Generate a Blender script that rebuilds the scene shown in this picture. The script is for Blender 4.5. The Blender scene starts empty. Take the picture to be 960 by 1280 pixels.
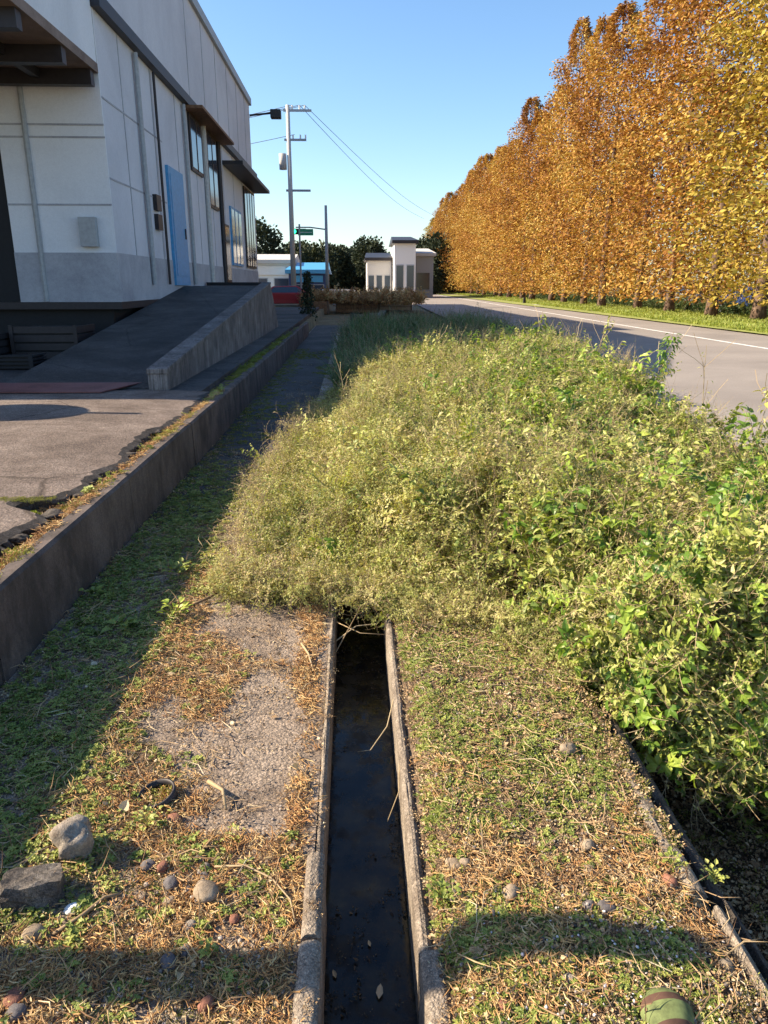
import bpy, bmesh, math, random
import numpy as np
from mathutils import Vector, Matrix
random.seed(7); rng = np.random.default_rng(7)
SC = bpy.context.scene; COL = SC.collection
R = math.radians

# ---------------------------------------------------------------- camera
EYE = 1.65
cam_d = bpy.data.cameras.new('camera'); cam = bpy.data.objects.new('camera', cam_d); COL.objects.link(cam)
cam_d.sensor_fit = 'VERTICAL'; cam_d.sensor_height = 36.0; cam_d.lens = 36.0*924/1280
cam_d.clip_start = 0.05; cam_d.clip_end = 6000
cam.location = (0, 0, EYE)
cam.rotation_euler = (R(90-17.14), 0, -R(2.37))
SC.camera = cam

# ---------------------------------------------------------------- sky, sun, exposure
SUN = Vector((1.0, -0.11, -0.675)).normalized()          # direction the light travels
sun_el = math.asin(-SUN.z); sun_rot = math.atan2(-SUN.x, -SUN.y)
w = bpy.data.worlds.new('World'); SC.world = w; w.use_nodes = True
wn = w.node_tree.nodes; wl = w.node_tree.links
sky = wn.new('ShaderNodeTexSky'); sky.sky_type = 'NISHITA'; sky.sun_disc = False
sky.sun_elevation = sun_el; sky.sun_rotation = sun_rot
sky.air_density = 1.0; sky.dust_density = 0.7; sky.ozone_density = 2.6; sky.altitude = 50
hs = wn.new('ShaderNodeHueSaturation'); hs.inputs['Saturation'].default_value = 1.12; wl.new(sky.outputs[0], hs.inputs['Color'])
wl.new(hs.outputs[0], wn['Background'].inputs[0]); wn['Background'].inputs[1].default_value = 0.098
sd = bpy.data.lights.new('sun', 'SUN'); sd.energy = 5.0; sd.angle = R(0.53); sd.color = (1.0, 0.85, 0.63)
so = bpy.data.objects.new('sun', sd); COL.objects.link(so); so.location = (-20, 3, 20)
so.rotation_euler = SUN.to_track_quat('-Z', 'Y').to_euler()
SC.view_settings.view_transform = 'Standard'; SC.view_settings.look = 'None'
SC.view_settings.exposure = 1.3; SC.view_settings.gamma = 1
SC.render.engine = 'CYCLES'
SC.cycles.max_bounces = 6; SC.cycles.diffuse_bounces = 3; SC.cycles.transparent_max_bounces = 6

# ---------------------------------------------------------------- helpers
def tag(o, label=None, cat=None, group=None, kind=None):
    if label: o['label'] = label
    if cat: o['category'] = cat
    if group: o['group'] = group
    if kind: o['kind'] = kind
    return o
def link(o, parent=None, loc=None):
    COL.objects.link(o)
    if parent: o.parent = parent
    if loc: o.location = loc
    return o
def empty(name, loc=(0, 0, 0), rz=0):
    o = bpy.data.objects.new(name, None); COL.objects.link(o); o.location = loc; o.rotation_euler = (0, 0, rz)
    o.empty_display_size = .2
    return o
class MB:
    """collects verts and faces, builds one mesh object"""
    def __init__(s): s.v = []; s.f = []; s.t = []
    def add(s, vs, fs, tone=None):
        b = len(s.v); s.v += [tuple(p) for p in vs]; s.f += [tuple(i+b for i in f) for f in fs]
        s.t += [0.5 if tone is None else tone]*len(fs)
        return s
    def box(s, x0, x1, y0, y1, z0, z1, tone=None):
        return s.add([(x0,y0,z0),(x1,y0,z0),(x1,y1,z0),(x0,y1,z0),(x0,y0,z1),(x1,y0,z1),(x1,y1,z1),(x0,y1,z1)],
                     [(0,3,2,1),(4,5,6,7),(0,1,5,4),(1,2,6,5),(2,3,7,6),(3,0,4,7)], tone)
    def hexa(s, p):   # eight corners: bottom ring then top ring
        return s.add(p, [(0,3,2,1),(4,5,6,7),(0,1,5,4),(1,2,6,5),(2,3,7,6),(3,0,4,7)])
    def tube(s, pts, rad, n=6, tone=None, caps=True):
        pts = [Vector(p) for p in pts]; rr = rad if isinstance(rad, (list, tuple)) else [rad]*len(pts)
        vs = []; u = None
        for i, p in enumerate(pts):
            d = (pts[min(i+1, len(pts)-1)] - pts[max(i-1, 0)]).normalized()
            if u is None: u = d.orthogonal().normalized()
            u = (u - d*u.dot(d)); u = u.normalized() if u.length > 1e-6 else d.orthogonal().normalized()
            w_ = d.cross(u)
            for k in range(n):
                a = 2*math.pi*k/n; vs.append(p + (u*math.cos(a) + w_*math.sin(a))*rr[i])
        fs = [(i*n+k, i*n+(k+1) % n, (i+1)*n+(k+1) % n, (i+1)*n+k) for i in range(len(pts)-1) for k in range(n)]
        if caps: fs += [tuple(range(n))[::-1], tuple(range((len(pts)-1)*n, len(pts)*n))]
        return s.add(vs, fs, tone)
    def leaf(s, base, d, nrm, L, W, tone, bend=0.25):
        """a pointed leaf folded along its midrib, drooping towards its tip"""
        d = Vector(d).normalized(); nrm = Vector(nrm); nrm = (nrm - d*nrm.dot(d)).normalized(); sd_ = d.cross(nrm); base = Vector(base)
        m1 = base + d*L*.33 - nrm*L*.02; m2 = base + d*L*.68 - nrm*L*bend*.45; tip = base + d*L*.97 - nrm*L*bend
        up = nrm*W*.18
        vs = [base, m1 + sd_*W*.5 + up, m1, m1 - sd_*W*.5 + up, m2 + sd_*W*.36 + up, m2, m2 - sd_*W*.36 + up, tip]
        return s.add(vs, [(0,1,2),(0,2,3),(1,4,5,2),(2,5,6,3),(4,7,5),(5,7,6)], tone)
    def quad(s, base, d, nrm, L, W, tone):
        d = Vector(d).normalized(); nrm = Vector(nrm); nrm = (nrm - d*nrm.dot(d)).normalized(); sd_ = d.cross(nrm); base = Vector(base)
        vs = [base, base + d*L*.5 + sd_*W*.5 + nrm*L*.06, base + d*L*.5 - sd_*W*.5 + nrm*L*.06, base + d*L]
        return s.add(vs, [(0,1,2),(1,3,2)], tone)
    def mesh(s, name, mat, smooth=False):
        me = bpy.data.meshes.new(name); me.from_pydata(s.v, [], s.f)
        for m in (mat if isinstance(mat, (list, tuple)) else [mat]): me.materials.append(m)
        a = me.attributes.new('tone', 'FLOAT', 'FACE'); a.data.foreach_set('value', s.t)
        if smooth: me.polygons.foreach_set('use_smooth', [True]*len(me.polygons))
        me.update(); return me
    def build(s, name, mat, parent=None, smooth=False, loc=None):
        return link(bpy.data.objects.new(name, s.mesh(name, mat, smooth)), parent, loc)
def bevel(o, wd=.01, seg=2):
    m = o.modifiers.new('bevel', 'BEVEL'); m.width = wd; m.segments = seg; m.limit_method = 'ANGLE'; return o

# value noise on arrays
_tab = rng.random((256, 256))
def vnoise(x, y, f=1.0, ox=0.0):
    x = np.asarray(x, float)*f + 37.2 + ox; y = np.asarray(y, float)*f + 91.7 + ox*1.7
    xi = np.floor(x).astype(int); yi = np.floor(y).astype(int); u = x-xi; v = y-yi
    u = u*u*(3-2*u); v = v*v*(3-2*v)
    g = lambda a, b: _tab[a % 256, b % 256]
    return (g(xi, yi)*(1-u)+g(xi+1, yi)*u)*(1-v)+(g(xi, yi+1)*(1-u)+g(xi+1, yi+1)*u)*v
def fbm(x, y, f=1.0, n=4, ox=0.0):
    s = 0; a = .5
    for i in range(n): s = s + a*vnoise(x, y, f*2**i, ox+13*i); a *= .5
    return s/(1-.5**n)
def sstep(a, b, x): t = np.clip((np.asarray(x, float)-a)/(b-a), 0, 1); return t*t*(3-2*t)

# ---------------------------------------------------------------- materials
def lin(c): return tuple(((v/255)/12.92 if v/255 <= .04045 else ((v/255+.055)/1.055)**2.4) for v in c)
def node_mat(name):
    m = bpy.data.materials.new(name); m.use_nodes = True; nt = m.node_tree
    b = nt.nodes['Principled BSDF']; return m, nt, b
def ramp(nt, fac, stops, interp='LINEAR'):
    r = nt.nodes.new('ShaderNodeValToRGB'); r.color_ramp.interpolation = interp
    e = r.color_ramp.elements
    while len(e) > 1: e.remove(e[-1])
    e[0].position = stops[0][0]; e[0].color = (*stops[0][1], 1)
    for p, c in stops[1:]: k = e.new(p); k.color = (*c, 1)
    if fac is not None: nt.links.new(fac, r.inputs[0])
    return r.outputs[0]
def noise(nt, scale, detail=6, rough=.6, vec=None, dist=0):
    n = nt.nodes.new('ShaderNodeTexNoise'); n.inputs['Scale'].default_value = scale; n.inputs['Detail'].default_value = detail
    n.inputs['Roughness'].default_value = rough; n.inputs['Distortion'].default_value = dist
    if vec: nt.links.new(vec, n.inputs['Vector'])
    return n.outputs[0]
def pos(nt, scale=(1, 1, 1), rot=(0, 0, 0)):
    g = nt.nodes.new('ShaderNodeNewGeometry'); mp = nt.nodes.new('ShaderNodeMapping'); mp.inputs['Scale'].default_value = scale
    mp.inputs['Rotation'].default_value = rot
    nt.links.new(g.outputs['Position'], mp.inputs[0]); return mp.outputs[0]
def mixc(nt, fac, a, b, mode='MIX'):
    m = nt.nodes.new('ShaderNodeMix'); m.data_type = 'RGBA'; m.blend_type = mode
    for s_, v in ((m.inputs[0], fac), (m.inputs[6], a), (m.inputs[7], b)):
        if isinstance(v, (int, float)): s_.default_value = v
        elif isinstance(v, tuple): s_.default_value = (*v, 1)
        else: nt.links.new(v, s_)
    return m.outputs[2]
def math_(nt, op, a, b=None):
    m = nt.nodes.new('ShaderNodeMath'); m.operation = op
    for i, v in enumerate((a, b)):
        if v is None: continue
        if isinstance(v, (int, float)): m.inputs[i].default_value = v
        else: nt.links.new(v, m.inputs[i])
    return m.outputs[0]
def bump(nt, bsdf, h, strength=.5, dist=.01):
    b = nt.nodes.new('ShaderNodeBump'); b.inputs['Strength'].default_value = strength; b.inputs['Distance'].default_value = dist
    nt.links.new(h, b.inputs['Height']); nt.links.new(b.outputs[0], bsdf.inputs['Normal'])
def rocky(name, c0, c1, c2=None, big=1.2, fine=60, rough=.9, spk=.35, bmp=.5, streak=None, wet=None, agg=None, crack=False):
    """mottled stone, concrete or asphalt: large stains, fine aggregate, relief"""
    m, nt, b = node_mat(name); p = pos(nt)
    n1 = noise(nt, big, 8, .65, p, .4); n2 = noise(nt, fine, 3, .7, p); n3 = noise(nt, fine*4, 2, .6, p)
    col = ramp(nt, n1, [(.33, c0), (.52, c1), (.7, c2 or c1)])
    g = ramp(nt, n2, [(.3, (1-spk,)*3), (.5, (1, 1, 1)), (.72, (1+spk*.8,)*3)])
    col = mixc(nt, 1.0, col, g, 'MULTIPLY')
    g3 = ramp(nt, n3, [(.35, (1-spk*.7,)*3), (.65, (1+spk*.5,)*3)]); col = mixc(nt, 1.0, col, g3, 'MULTIPLY')
    if streak:
        n4 = noise(nt, 9, 5, .7, pos(nt, streak)); col = mixc(nt, ramp(nt, n4, [(.42, (0, 0, 0)), (.62, (.75, .75, .75))]), col, tuple(v*.45 for v in c0))
    hagg = None
    if agg:                                       # exposed stones of many greys in the worn surface
        vo = nt.nodes.new('ShaderNodeTexVoronoi'); vo.inputs['Scale'].default_value = agg; nt.links.new(p, vo.inputs['Vector'])
        sep = nt.nodes.new('ShaderNodeSeparateColor'); nt.links.new(vo.outputs['Color'], sep.inputs[0])
        cell = ramp(nt, sep.outputs[0], [(.0, (.38, .36, .36)), (.25, (.8, .78, .76)), (.6, (1.05, 1.03, 1.0)), (.9, (1.45, 1.4, 1.32))])
        gap = ramp(nt, vo.outputs['Distance'], [(.35, (1, 1, 1)), (.62, (.55, .52, .5))])
        col = mixc(nt, .6 if agg < 100 else .5, col, mixc(nt, 1.0, cell, gap, 'MULTIPLY'), 'MULTIPLY'); hagg = math_(nt, 'MULTIPLY', math_(nt, 'SUBTRACT', 1.0, vo.outputs['Distance']), .8)
    if crack:                                     # a few hairline cracks and damp stains
        v2 = nt.nodes.new('ShaderNodeTexVoronoi'); v2.feature = 'DISTANCE_TO_EDGE'; v2.inputs['Scale'].default_value = .55
        wv = nt.nodes.new('ShaderNodeMix'); wv.data_type = 'VECTOR'; wv.inputs[0].default_value = .12
        nz = nt.nodes.new('ShaderNodeTexNoise'); nz.inputs['Scale'].default_value = 5; nt.links.new(p, nz.inputs['Vector']); nt.links.new(p, wv.inputs[4]); nt.links.new(nz.outputs[1], wv.inputs[5])
        nt.links.new(wv.outputs[1], v2.inputs['Vector']); col = mixc(nt, 1.0, col, ramp(nt, v2.outputs['Distance'], [(.0, (.4, .37, .34)), (.003, (.6, .58, .55)), (.007, (1, 1, 1))]), 'MULTIPLY')
        st = ramp(nt, noise(nt, .9, 9, .7, p, .8), [(.44, (.6, .57, .55)), (.56, (1, 1, 1))]); col = mixc(nt, .8, col, st, 'MULTIPLY')
    nt.links.new(col, b.inputs['Base Color'])
    if wet:
        r_ = ramp(nt, noise(nt, .8, 4, .5, p), [(.42, (wet,)*3), (.6, (rough,)*3)]); nt.links.new(r_, b.inputs['Roughness'])
    else: b.inputs['Roughness'].default_value = rough
    b.inputs['Specular IOR Level'].default_value = .35
    h = math_(nt, 'ADD', n2, math_(nt, 'MULTIPLY', n3, .5))
    if hagg: h = math_(nt, 'ADD', h, hagg)
    bump(nt, b, h, bmp, .006)
    return m
def leafy(name, stops, trans=.3, rough=.5, vary=.5, gloss=.35, patch=0):
    """leaves: colour varies leaf by leaf (tone) and plant by plant (instance random)"""
    m, nt, b = node_mat(name)
    at_ = nt.nodes.new('ShaderNodeAttribute'); at_.attribute_name = 'tone'
    oi = nt.nodes.new('ShaderNodeObjectInfo')
    f = math_(nt, 'ADD', math_(nt, 'MULTIPLY', at_.outputs['Fac'], 1-vary), math_(nt, 'MULTIPLY', oi.outputs['Random'], vary))
    if patch: f = math_(nt, 'ADD', f, math_(nt, 'MULTIPLY', math_(nt, 'SUBTRACT', noise(nt, 1.7, 3, .6, pos(nt)), .5), patch))
    col = ramp(nt, f, stops)
    nt.links.new(col, b.inputs['Base Color']); b.inputs['Roughness'].default_value = rough; b.inputs['Specular IOR Level'].default_value = gloss
    tr = nt.nodes.new('ShaderNodeBsdfTranslucent'); nt.links.new(mixc(nt, 1.0, col, (1.15, 1.1, .55), 'MULTIPLY'), tr.inputs[0])
    mx = nt.nodes.new('ShaderNodeMixShader'); mx.inputs[0].default_value = trans
    nt.links.new(b.outputs[0], mx.inputs[1]); nt.links.new(tr.outputs[0], mx.inputs[2])
    nt.links.new(mx.outputs[0], nt.nodes['Material Output'].inputs[0]); return m
def plain(name, c, rough=.6, metal=0, n=.15, spec=.4, fine=14):
    m, nt, b = node_mat(name); k = ramp(nt, noise(nt, fine, 5, .6, pos(nt)), [(.3, tuple(v*(1-n) for v in c)), (.7, tuple(v*(1+n) for v in c))])
    nt.links.new(k, b.inputs['Base Color']); b.inputs['Roughness'].default_value = rough; b.inputs['Metallic'].default_value = metal
    b.inputs['Specular IOR Level'].default_value = spec; return m
def glow(name, c, s):
    m, nt, b = node_mat(name); b.inputs['Base Color'].default_value = (*c, 1); b.inputs['Emission Color'].default_value = (*c, 1)
    b.inputs['Emission Strength'].default_value = s; return m

M = {}
M['slab'] = rocky('weathered_concrete', (.21, .155, .115), (.37, .29, .225), (.46, .375, .30), 2.2, 110, .9, .45, 1.0, wet=.55, agg=95)
M['kerb'] = rocky('kerb_concrete', (.17, .135, .105), (.30, .25, .20), (.42, .36, .29), 9, 90, .92, .35, .8, agg=150)
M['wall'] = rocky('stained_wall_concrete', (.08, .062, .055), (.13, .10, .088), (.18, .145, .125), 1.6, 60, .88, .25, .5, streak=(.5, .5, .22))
M['ramp_wall'] = rocky('streaked_ramp_concrete', (.10, .085, .08), (.20, .17, .155), (.33, .29, .27), 2.4, 40, .9, .25, .4, streak=(3.2, 3.2, .10))
M['yard'] = rocky('yard_asphalt', (.17, .13, .11), (.26, .205, .175), (.35, .285, .245), 1.1, 120, .9, .45, .9, agg=75, crack=True)
M['broken'] = rocky('broken_asphalt', (.035, .028, .024), (.07, .058, .05), (.12, .10, .085), 9, 70, .95, .5, 1.0)
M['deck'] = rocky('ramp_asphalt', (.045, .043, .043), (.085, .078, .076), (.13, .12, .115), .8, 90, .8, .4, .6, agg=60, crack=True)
M['road'] = rocky('road_asphalt', (.22, .19, .17), (.265, .23, .205), (.31, .27, .24), .35, 60, .85, .18, .4)
M['paint'] = rocky('road_paint', (.55, .53, .50), (.75, .73, .70), (.8, .79, .76), 3, 30, .7, .2, .2)
M['dirt'] = rocky('dirt', (.09, .06, .04), (.18, .125, .085), (.29, .21, .14), 5, 120, .97, .5, 1.0)
M['dark_dirt'] = rocky('damp_dirt', (.035, .025, .015), (.075, .052, .032), (.11, .08, .05), 4, 90, .95, .5, 1.0)
M['gravelly'] = rocky('verge_earth', (.10, .085, .05), (.16, .14, .075), (.24, .19, .12), 1.0, 20, .95, .3, .5)
M['plaster'] = rocky('white_render', (.62, .63, .66), (.74, .75, .78), (.80, .80, .82), .25, 18, .85, .04, .15)
M['plaster2'] = rocky('lilac_render', (.54, .54, .58), (.64, .64, .68), (.70, .70, .73), .3, 18, .85, .05, .15)
M['dado'] = rocky('grey_render', (.30, .30, .33), (.40, .40, .43), (.46, .46, .48), .9, 18, .85, .1, .2)
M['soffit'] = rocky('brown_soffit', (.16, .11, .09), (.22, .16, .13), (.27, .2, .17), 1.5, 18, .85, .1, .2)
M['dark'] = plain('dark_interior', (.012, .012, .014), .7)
M['steel'] = rocky('rusty_steel', (.13, .045, .04), (.22, .085, .075), (.16, .08, .085), 2.5, 40, .55, .2, .3)
M['dkmetal'] = plain('dark_metal', (.035, .03, .032), .5, .3)
M['grey'] = plain('grey_paint', (.35, .36, .37), .5)
M['lt'] = plain('light_grey_concrete', (.52, .50, .47), .7)
M['blue'] = plain('blue_paint', (.07, .30, .55), .45)
M['white'] = plain('white_paint', (.78, .77, .74), .6, n=.05)
M['red'] = plain('red_paint', (.40, .025, .03), .35, n=.05)
M['navy'] = plain('navy_paint', (.03, .05, .14), .3, n=.05)
M['silver'] = plain('silver_paint', (.45, .47, .50), .3, .4, n=.05)
M['tyre'] = plain('tyre_rubber', (.02, .02, .02), .8)
M['green'] = plain('green_paint', (.03, .28, .14), .4)
M['glass'] = plain('window_glass', (.03, .045, .07), .08, n=.1, spec=.8)
M['signal'] = glow('green_signal_light', (.02, .75, .3), 2.5)
M['beige'] = plain('beige_render', (.45, .36, .28), .8)
M['brown'] = plain('brown_boards', (.20, .10, .05), .8, n=.4)
M['bark'] = rocky('bark', (.12, .075, .05), (.20, .13, .09), (.27, .19, .14), 4, 30, .95, .3, .8, streak=(3, 3, .3))
M['stone'] = rocky('pale_stone', (.20, .16, .125), (.33, .28, .23), (.42, .37, .31), 18, 110, .9, .3, .8)
M['stone_grey'] = rocky('grey_pebble', (.08, .07, .07), (.13, .115, .115), (.19, .17, .165), 25, 160, .75, .2, .4)
M['stone_tan'] = rocky('tan_pebble', (.19, .14, .095), (.28, .215, .15), (.36, .29, .21), 25, 160, .8, .2, .4)
M['stone_red'] = rocky('red_pebble', (.17, .07, .045), (.26, .11, .07), (.3, .14, .09), 25, 160, .75, .2, .4)
M['asphalt_lump'] = rocky('asphalt_lump', (.06, .05, .045), (.13, .11, .095), (.24, .21, .18), 12, 110, .95, .55, 1.0)
YG = [(.05, (.10, .15, .03)), (.3, (.25, .29, .06)), (.55, (.40, .42, .11)), (.8, (.51, .50, .18)), (1.0, (.57, .49, .26))]
DG = [(.05, (.17, .20, .05)), (.3, (.33, .355, .10)), (.5, (.46, .46, .15)), (.75, (.55, .50, .21)), (1.0, (.60, .47, .26))]
BG = [(.05, (.07, .15, .025)), (.35, (.17, .28, .04)), (.65, (.34, .44, .07)), (1.0, (.50, .54, .12))]
M['leaf'] = leafy('weed_leaf', YG, patch=1.3); M['dryleaf'] = leafy('faded_weed_leaf', DG, .33, patch=1.6); M['vine'] = leafy('bright_vine_leaf', BG, .35, .4)
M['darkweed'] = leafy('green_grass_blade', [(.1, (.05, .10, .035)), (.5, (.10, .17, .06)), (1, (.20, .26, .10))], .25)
M['stem'] = leafy('dry_stem', [(.0, (.16, .10, .055)), (.5, (.32, .23, .13)), (1.0, (.48, .38, .23))], .0, .7)
M['clover'] = leafy('clover_leaf', [(.0, (.10, .14, .03)), (.4, (.24, .29, .06)), (.75, (.39, .40, .10)), (1.0, (.50, .46, .18))], .25)
M['litter'] = leafy('dead_litter', [(.0, (.05, .03, .02)), (.3, (.20, .115, .06)), (.55, (.42, .28, .15)), (.8, (.53, .40, .23)), (1.0, (.62, .53, .38))], .1, .8, .55)
M['needle'] = leafy('fallen_needles', [(.0, (.20, .085, .04)), (.4, (.42, .22, .085)), (.7, (.55, .37, .16)), (1.0, (.62, .51, .29))], .1, .8, .55)
M['wetlitter'] = leafy('wet_litter', [(.0, (.02, .014, .01)), (.6, (.07, .05, .03)), (1.0, (.16, .12, .06))], .0, .5, .5)
M['moss'] = leafy('moss_tuft', [(.0, (.10, .12, .025)), (.5, (.26, .27, .05)), (1.0, (.42, .36, .09))], .15, .8)
M['grit'] = leafy('grit', [(.0, (.05, .042, .038)), (.45, (.16, .13, .11)), (.85, (.38, .32, .27)), (1.0, (.58, .53, .48))], .0, .8, .8)
M['shell'] = leafy('white_shell', [(.0, (.42, .35, .35)), (1.0, (.74, .69, .68))], .0, .5, .8)
ORN = [(.0, (.07, .025, .01)), (.25, (.24, .09, .02)), (.5, (.42, .20, .04)), (.75, (.50, .32, .065)), (1.0, (.54, .43, .15))]
M['orange'] = leafy('orange_autumn_needles', ORN, .2, .8, .15)
M['yellow'] = leafy('yellow_green_autumn_needles', [(.0, (.14, .085, .015)), (.5, (.40, .27, .04)), (1.0, (.48, .42, .09))], .2, .8, .15)
M['farwood'] = leafy('far_dark_foliage', [(.0, (.012, .02, .012)), (.5, (.03, .045, .022)), (1.0, (.07, .075, .035))], .1, .8, .2)
M['ball'] = plain('green_ball_skin', (.14, .17, .06), .8, n=.45, fine=40)
M['ball2'] = plain('brown_ball_band', (.09, .045, .03), .8, n=.4)
# drain water: dark, glossy, clear enough to mirror the sky
mw, nt, b = node_mat('drain_water'); nt.links.new(ramp(nt, noise(nt, 7, 8, .7, pos(nt)), [(.4, (.006, .006, .008)), (.58, (.030, .024, .014)), (.7, (.055, .045, .022))]), b.inputs['Base Color'])
nt.links.new(ramp(nt, noise(nt, 11, 6, .7, pos(nt)), [(.45, (.06,)*3), (.62, (.5,)*3)]), b.inputs['Roughness'])
b.inputs['IOR'].default_value = 1.33; bump(nt, b, noise(nt, 12, 3, .5, pos(nt)), .12, .01); M['water'] = mw

# ---------------------------------------------------------------- scatter
def variants(name, meshes):
    c = bpy.data.collections.new(name)          # not linked to the scene: only a palette for the scatter
    for i, me in enumerate(meshes): c.objects.link(bpy.data.objects.new('%s_piece.%03d' % (name, i+1), me))
    return c
def scatter(name, label, cat, P, rot, scl, coll, parent=None, kind='stuff'):
    n = len(P); me = bpy.data.meshes.new(name)
    me.vertices.add(n); me.vertices.foreach_set('co', np.asarray(P, np.float32).ravel())
    a = me.attributes.new('rot', 'FLOAT_VECTOR', 'POINT'); a.data.foreach_set('vector', np.asarray(rot, np.float32).ravel())
    a = me.attributes.new('scl', 'FLOAT', 'POINT'); a.data.foreach_set('value', np.asarray(scl, np.float32))
    a = me.attributes.new('pick', 'INT', 'POINT'); a.data.foreach_set('value', rng.integers(0, len(coll.objects), n).astype(np.int32))
    o = bpy.data.objects.new(name, me); link(o, parent)
    ng = bpy.data.node_groups.new('scatter', 'GeometryNodeTree')
    ng.interface.new_socket('Geometry', in_out='INPUT', socket_type='NodeSocketGeometry'); ng.interface.new_socket('Geometry', in_out='OUTPUT', socket_type='NodeSocketGeometry')
    N = ng.nodes; L = ng.links; gi = N.new('NodeGroupInput'); go = N.new('NodeGroupOutput')
    ip = N.new('GeometryNodeInstanceOnPoints'); ci = N.new('GeometryNodeCollectionInfo'); ci.inputs['Collection'].default_value = coll
    ci.inputs['Separate Children'].default_value = True; ci.inputs['Reset Children'].default_value = True
    def na(nm, tp):
        k = N.new('GeometryNodeInputNamedAttribute'); k.data_type = tp; k.inputs[0].default_value = nm
        return [s_ for s_ in k.outputs if s_.enabled and s_.name == 'Attribute'][0]
    er = N.new('FunctionNodeEulerToRotation'); L.new(na('rot', 'FLOAT_VECTOR'), er.inputs[0])
    ip.inputs['Pick Instance'].default_value = True
    L.new(gi.outputs[0], ip.inputs['Points']); L.new(ci.outputs[0], ip.inputs['Instance']); L.new(na('pick', 'INT'), ip.inputs['Instance Index'])
    L.new(er.outputs[0], ip.inputs['Rotation']); L.new(na('scl', 'FLOAT'), ip.inputs['Scale']); L.new(ip.outputs[0], go.inputs[0])
    md = o.modifiers.new('scatter', 'NODES'); md.node_group = ng
    return tag(o, label, cat if not parent else None, None, kind)
def rots(n, tilt): return np.stack([rng.normal(0, tilt, n), rng.normal(0, tilt, n), rng.uniform(0, 6.283, n)], 1)
def V3(*a): return np.stack([np.asarray(v, float) for v in np.broadcast_arrays(*a)], 1)

# ---------------------------------------------------------------- ground and paved surfaces
def sheet(name, xs, ys, zf, mat, kind='structure', hole=None):
    X, Y = np.meshgrid(np.asarray(xs, float), np.asarray(ys, float)); Z = zf(X, Y); nx, ny = len(xs), len(ys)
    i = np.arange(nx*ny).reshape(ny, nx)
    q = np.stack([i[:-1, :-1], i[:-1, 1:], i[1:, 1:], i[1:, :-1]], -1).reshape(-1, 4)
    if hole is not None:
        xc = (X[:-1, :-1]+X[1:, 1:]).ravel()/2; yc = (Y[:-1, :-1]+Y[1:, 1:]).ravel()/2; q = q[~hole(xc, yc)]
    me = bpy.data.meshes.new(name); me.from_pydata(np.stack([X, Y, Z], -1).reshape(-1, 3).tolist(), [], q.tolist())
    me.materials.append(mat); me.polygons.foreach_set('use_smooth', [True]*len(me.polygons)); me.update()
    o = link(bpy.data.objects.new(name, me)); return tag(o, kind=kind) if kind else o

def z_left(x, y):                                     # concrete strip left of the drain, silted towards the wall
    silt = .022*sstep(-.62, -1.0, x)*(.5+fbm(x, y, 3, 3)) * sstep(9, 5, y)
    near = .018*sstep(2.3, 1.8, y)*fbm(x, y, 6, 3, 5)
    return .002 + silt + near + .006*fbm(x, y, 9, 3, 3)
def z_right(x, y):                                    # earth bank between the drain and the ditch
    x = np.asarray(x, float)
    edge = np.minimum(sstep(.18, .30, x), sstep(.97, .86, x))
    return -.012 + edge*(.03+.05*fbm(x, y, 2.2, 3, 9)) + .016*fbm(x, y, 14, 3, 4)
def z_ground(x, y):
    x = np.asarray(x, float); y = np.asarray(y, float)
    z = np.full(x.shape, -.05)
    z = np.where(x < -1.62, .30, z)
    z = np.where((x > -.11) & (x < .16), -.55, z)
    z = np.where((x > .99) & (x < 1.9), -.60, z)
    z = np.where((x >= 1.9) & (x < 2.3), -.60+(x-1.9)/.4*.56, z)
    z = np.where(x > 14.4, .06+.05*sstep(14.4, 17, x), z)
    return z
gx = np.r_[-2500, -600, -120, -40, -15, -6, -1.63, -1.61, -.111, -.109, .159, .161, .989, .991, 1.9, 2.1, 2.3, 3, 4.2, 9, 14, 14.4, 15, 17, 24, 60, 200, 800, 2500]
gy = np.r_[-400, -60, -8, 0, 2, 5, 10, 18, 30, 60, 120, 250, 600, 1500, 3500]
sheet('ground', gx, gy, z_ground, M['gravelly'])
sheet('concrete_path', np.linspace(-1.53, -.134, 120), np.r_[np.arange(-.4, 6, .018), np.arange(6, 32, .25)], z_left, M['slab'])
sheet('shade_asphalt_path', np.linspace(-1.50, -.42, 50), np.r_[np.arange(4.6, 8, .04), np.arange(8, 32, .25)], lambda x, y: z_left(x, y)+.006-.02*sstep(5.2, 4.6, y)-.02*sstep(-.6, -.42, x), M['deck'])  # dark asphalt over the concrete, added to deepen the shade of the far path
sheet('earth_verge', np.linspace(.184, .97, 80), np.r_[np.arange(-.4, 5, .014), np.arange(5, 24, .2)], z_right, M['dirt'])
sheet('ditch_bed', np.linspace(.99, 2.3, 50), np.arange(-.4, 9, .05), lambda x, y: -.57+.07*fbm(x, y, 3, 3)+.5*sstep(1.75, 2.3, x), M['dark_dirt'])
sheet('weedy_bank', np.linspace(2.25, 4.25, 30), np.arange(-.4, 24, .25), lambda x, y: -.06+.08*fbm(x, y, 1.5, 3), M['dark_dirt'])
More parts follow.
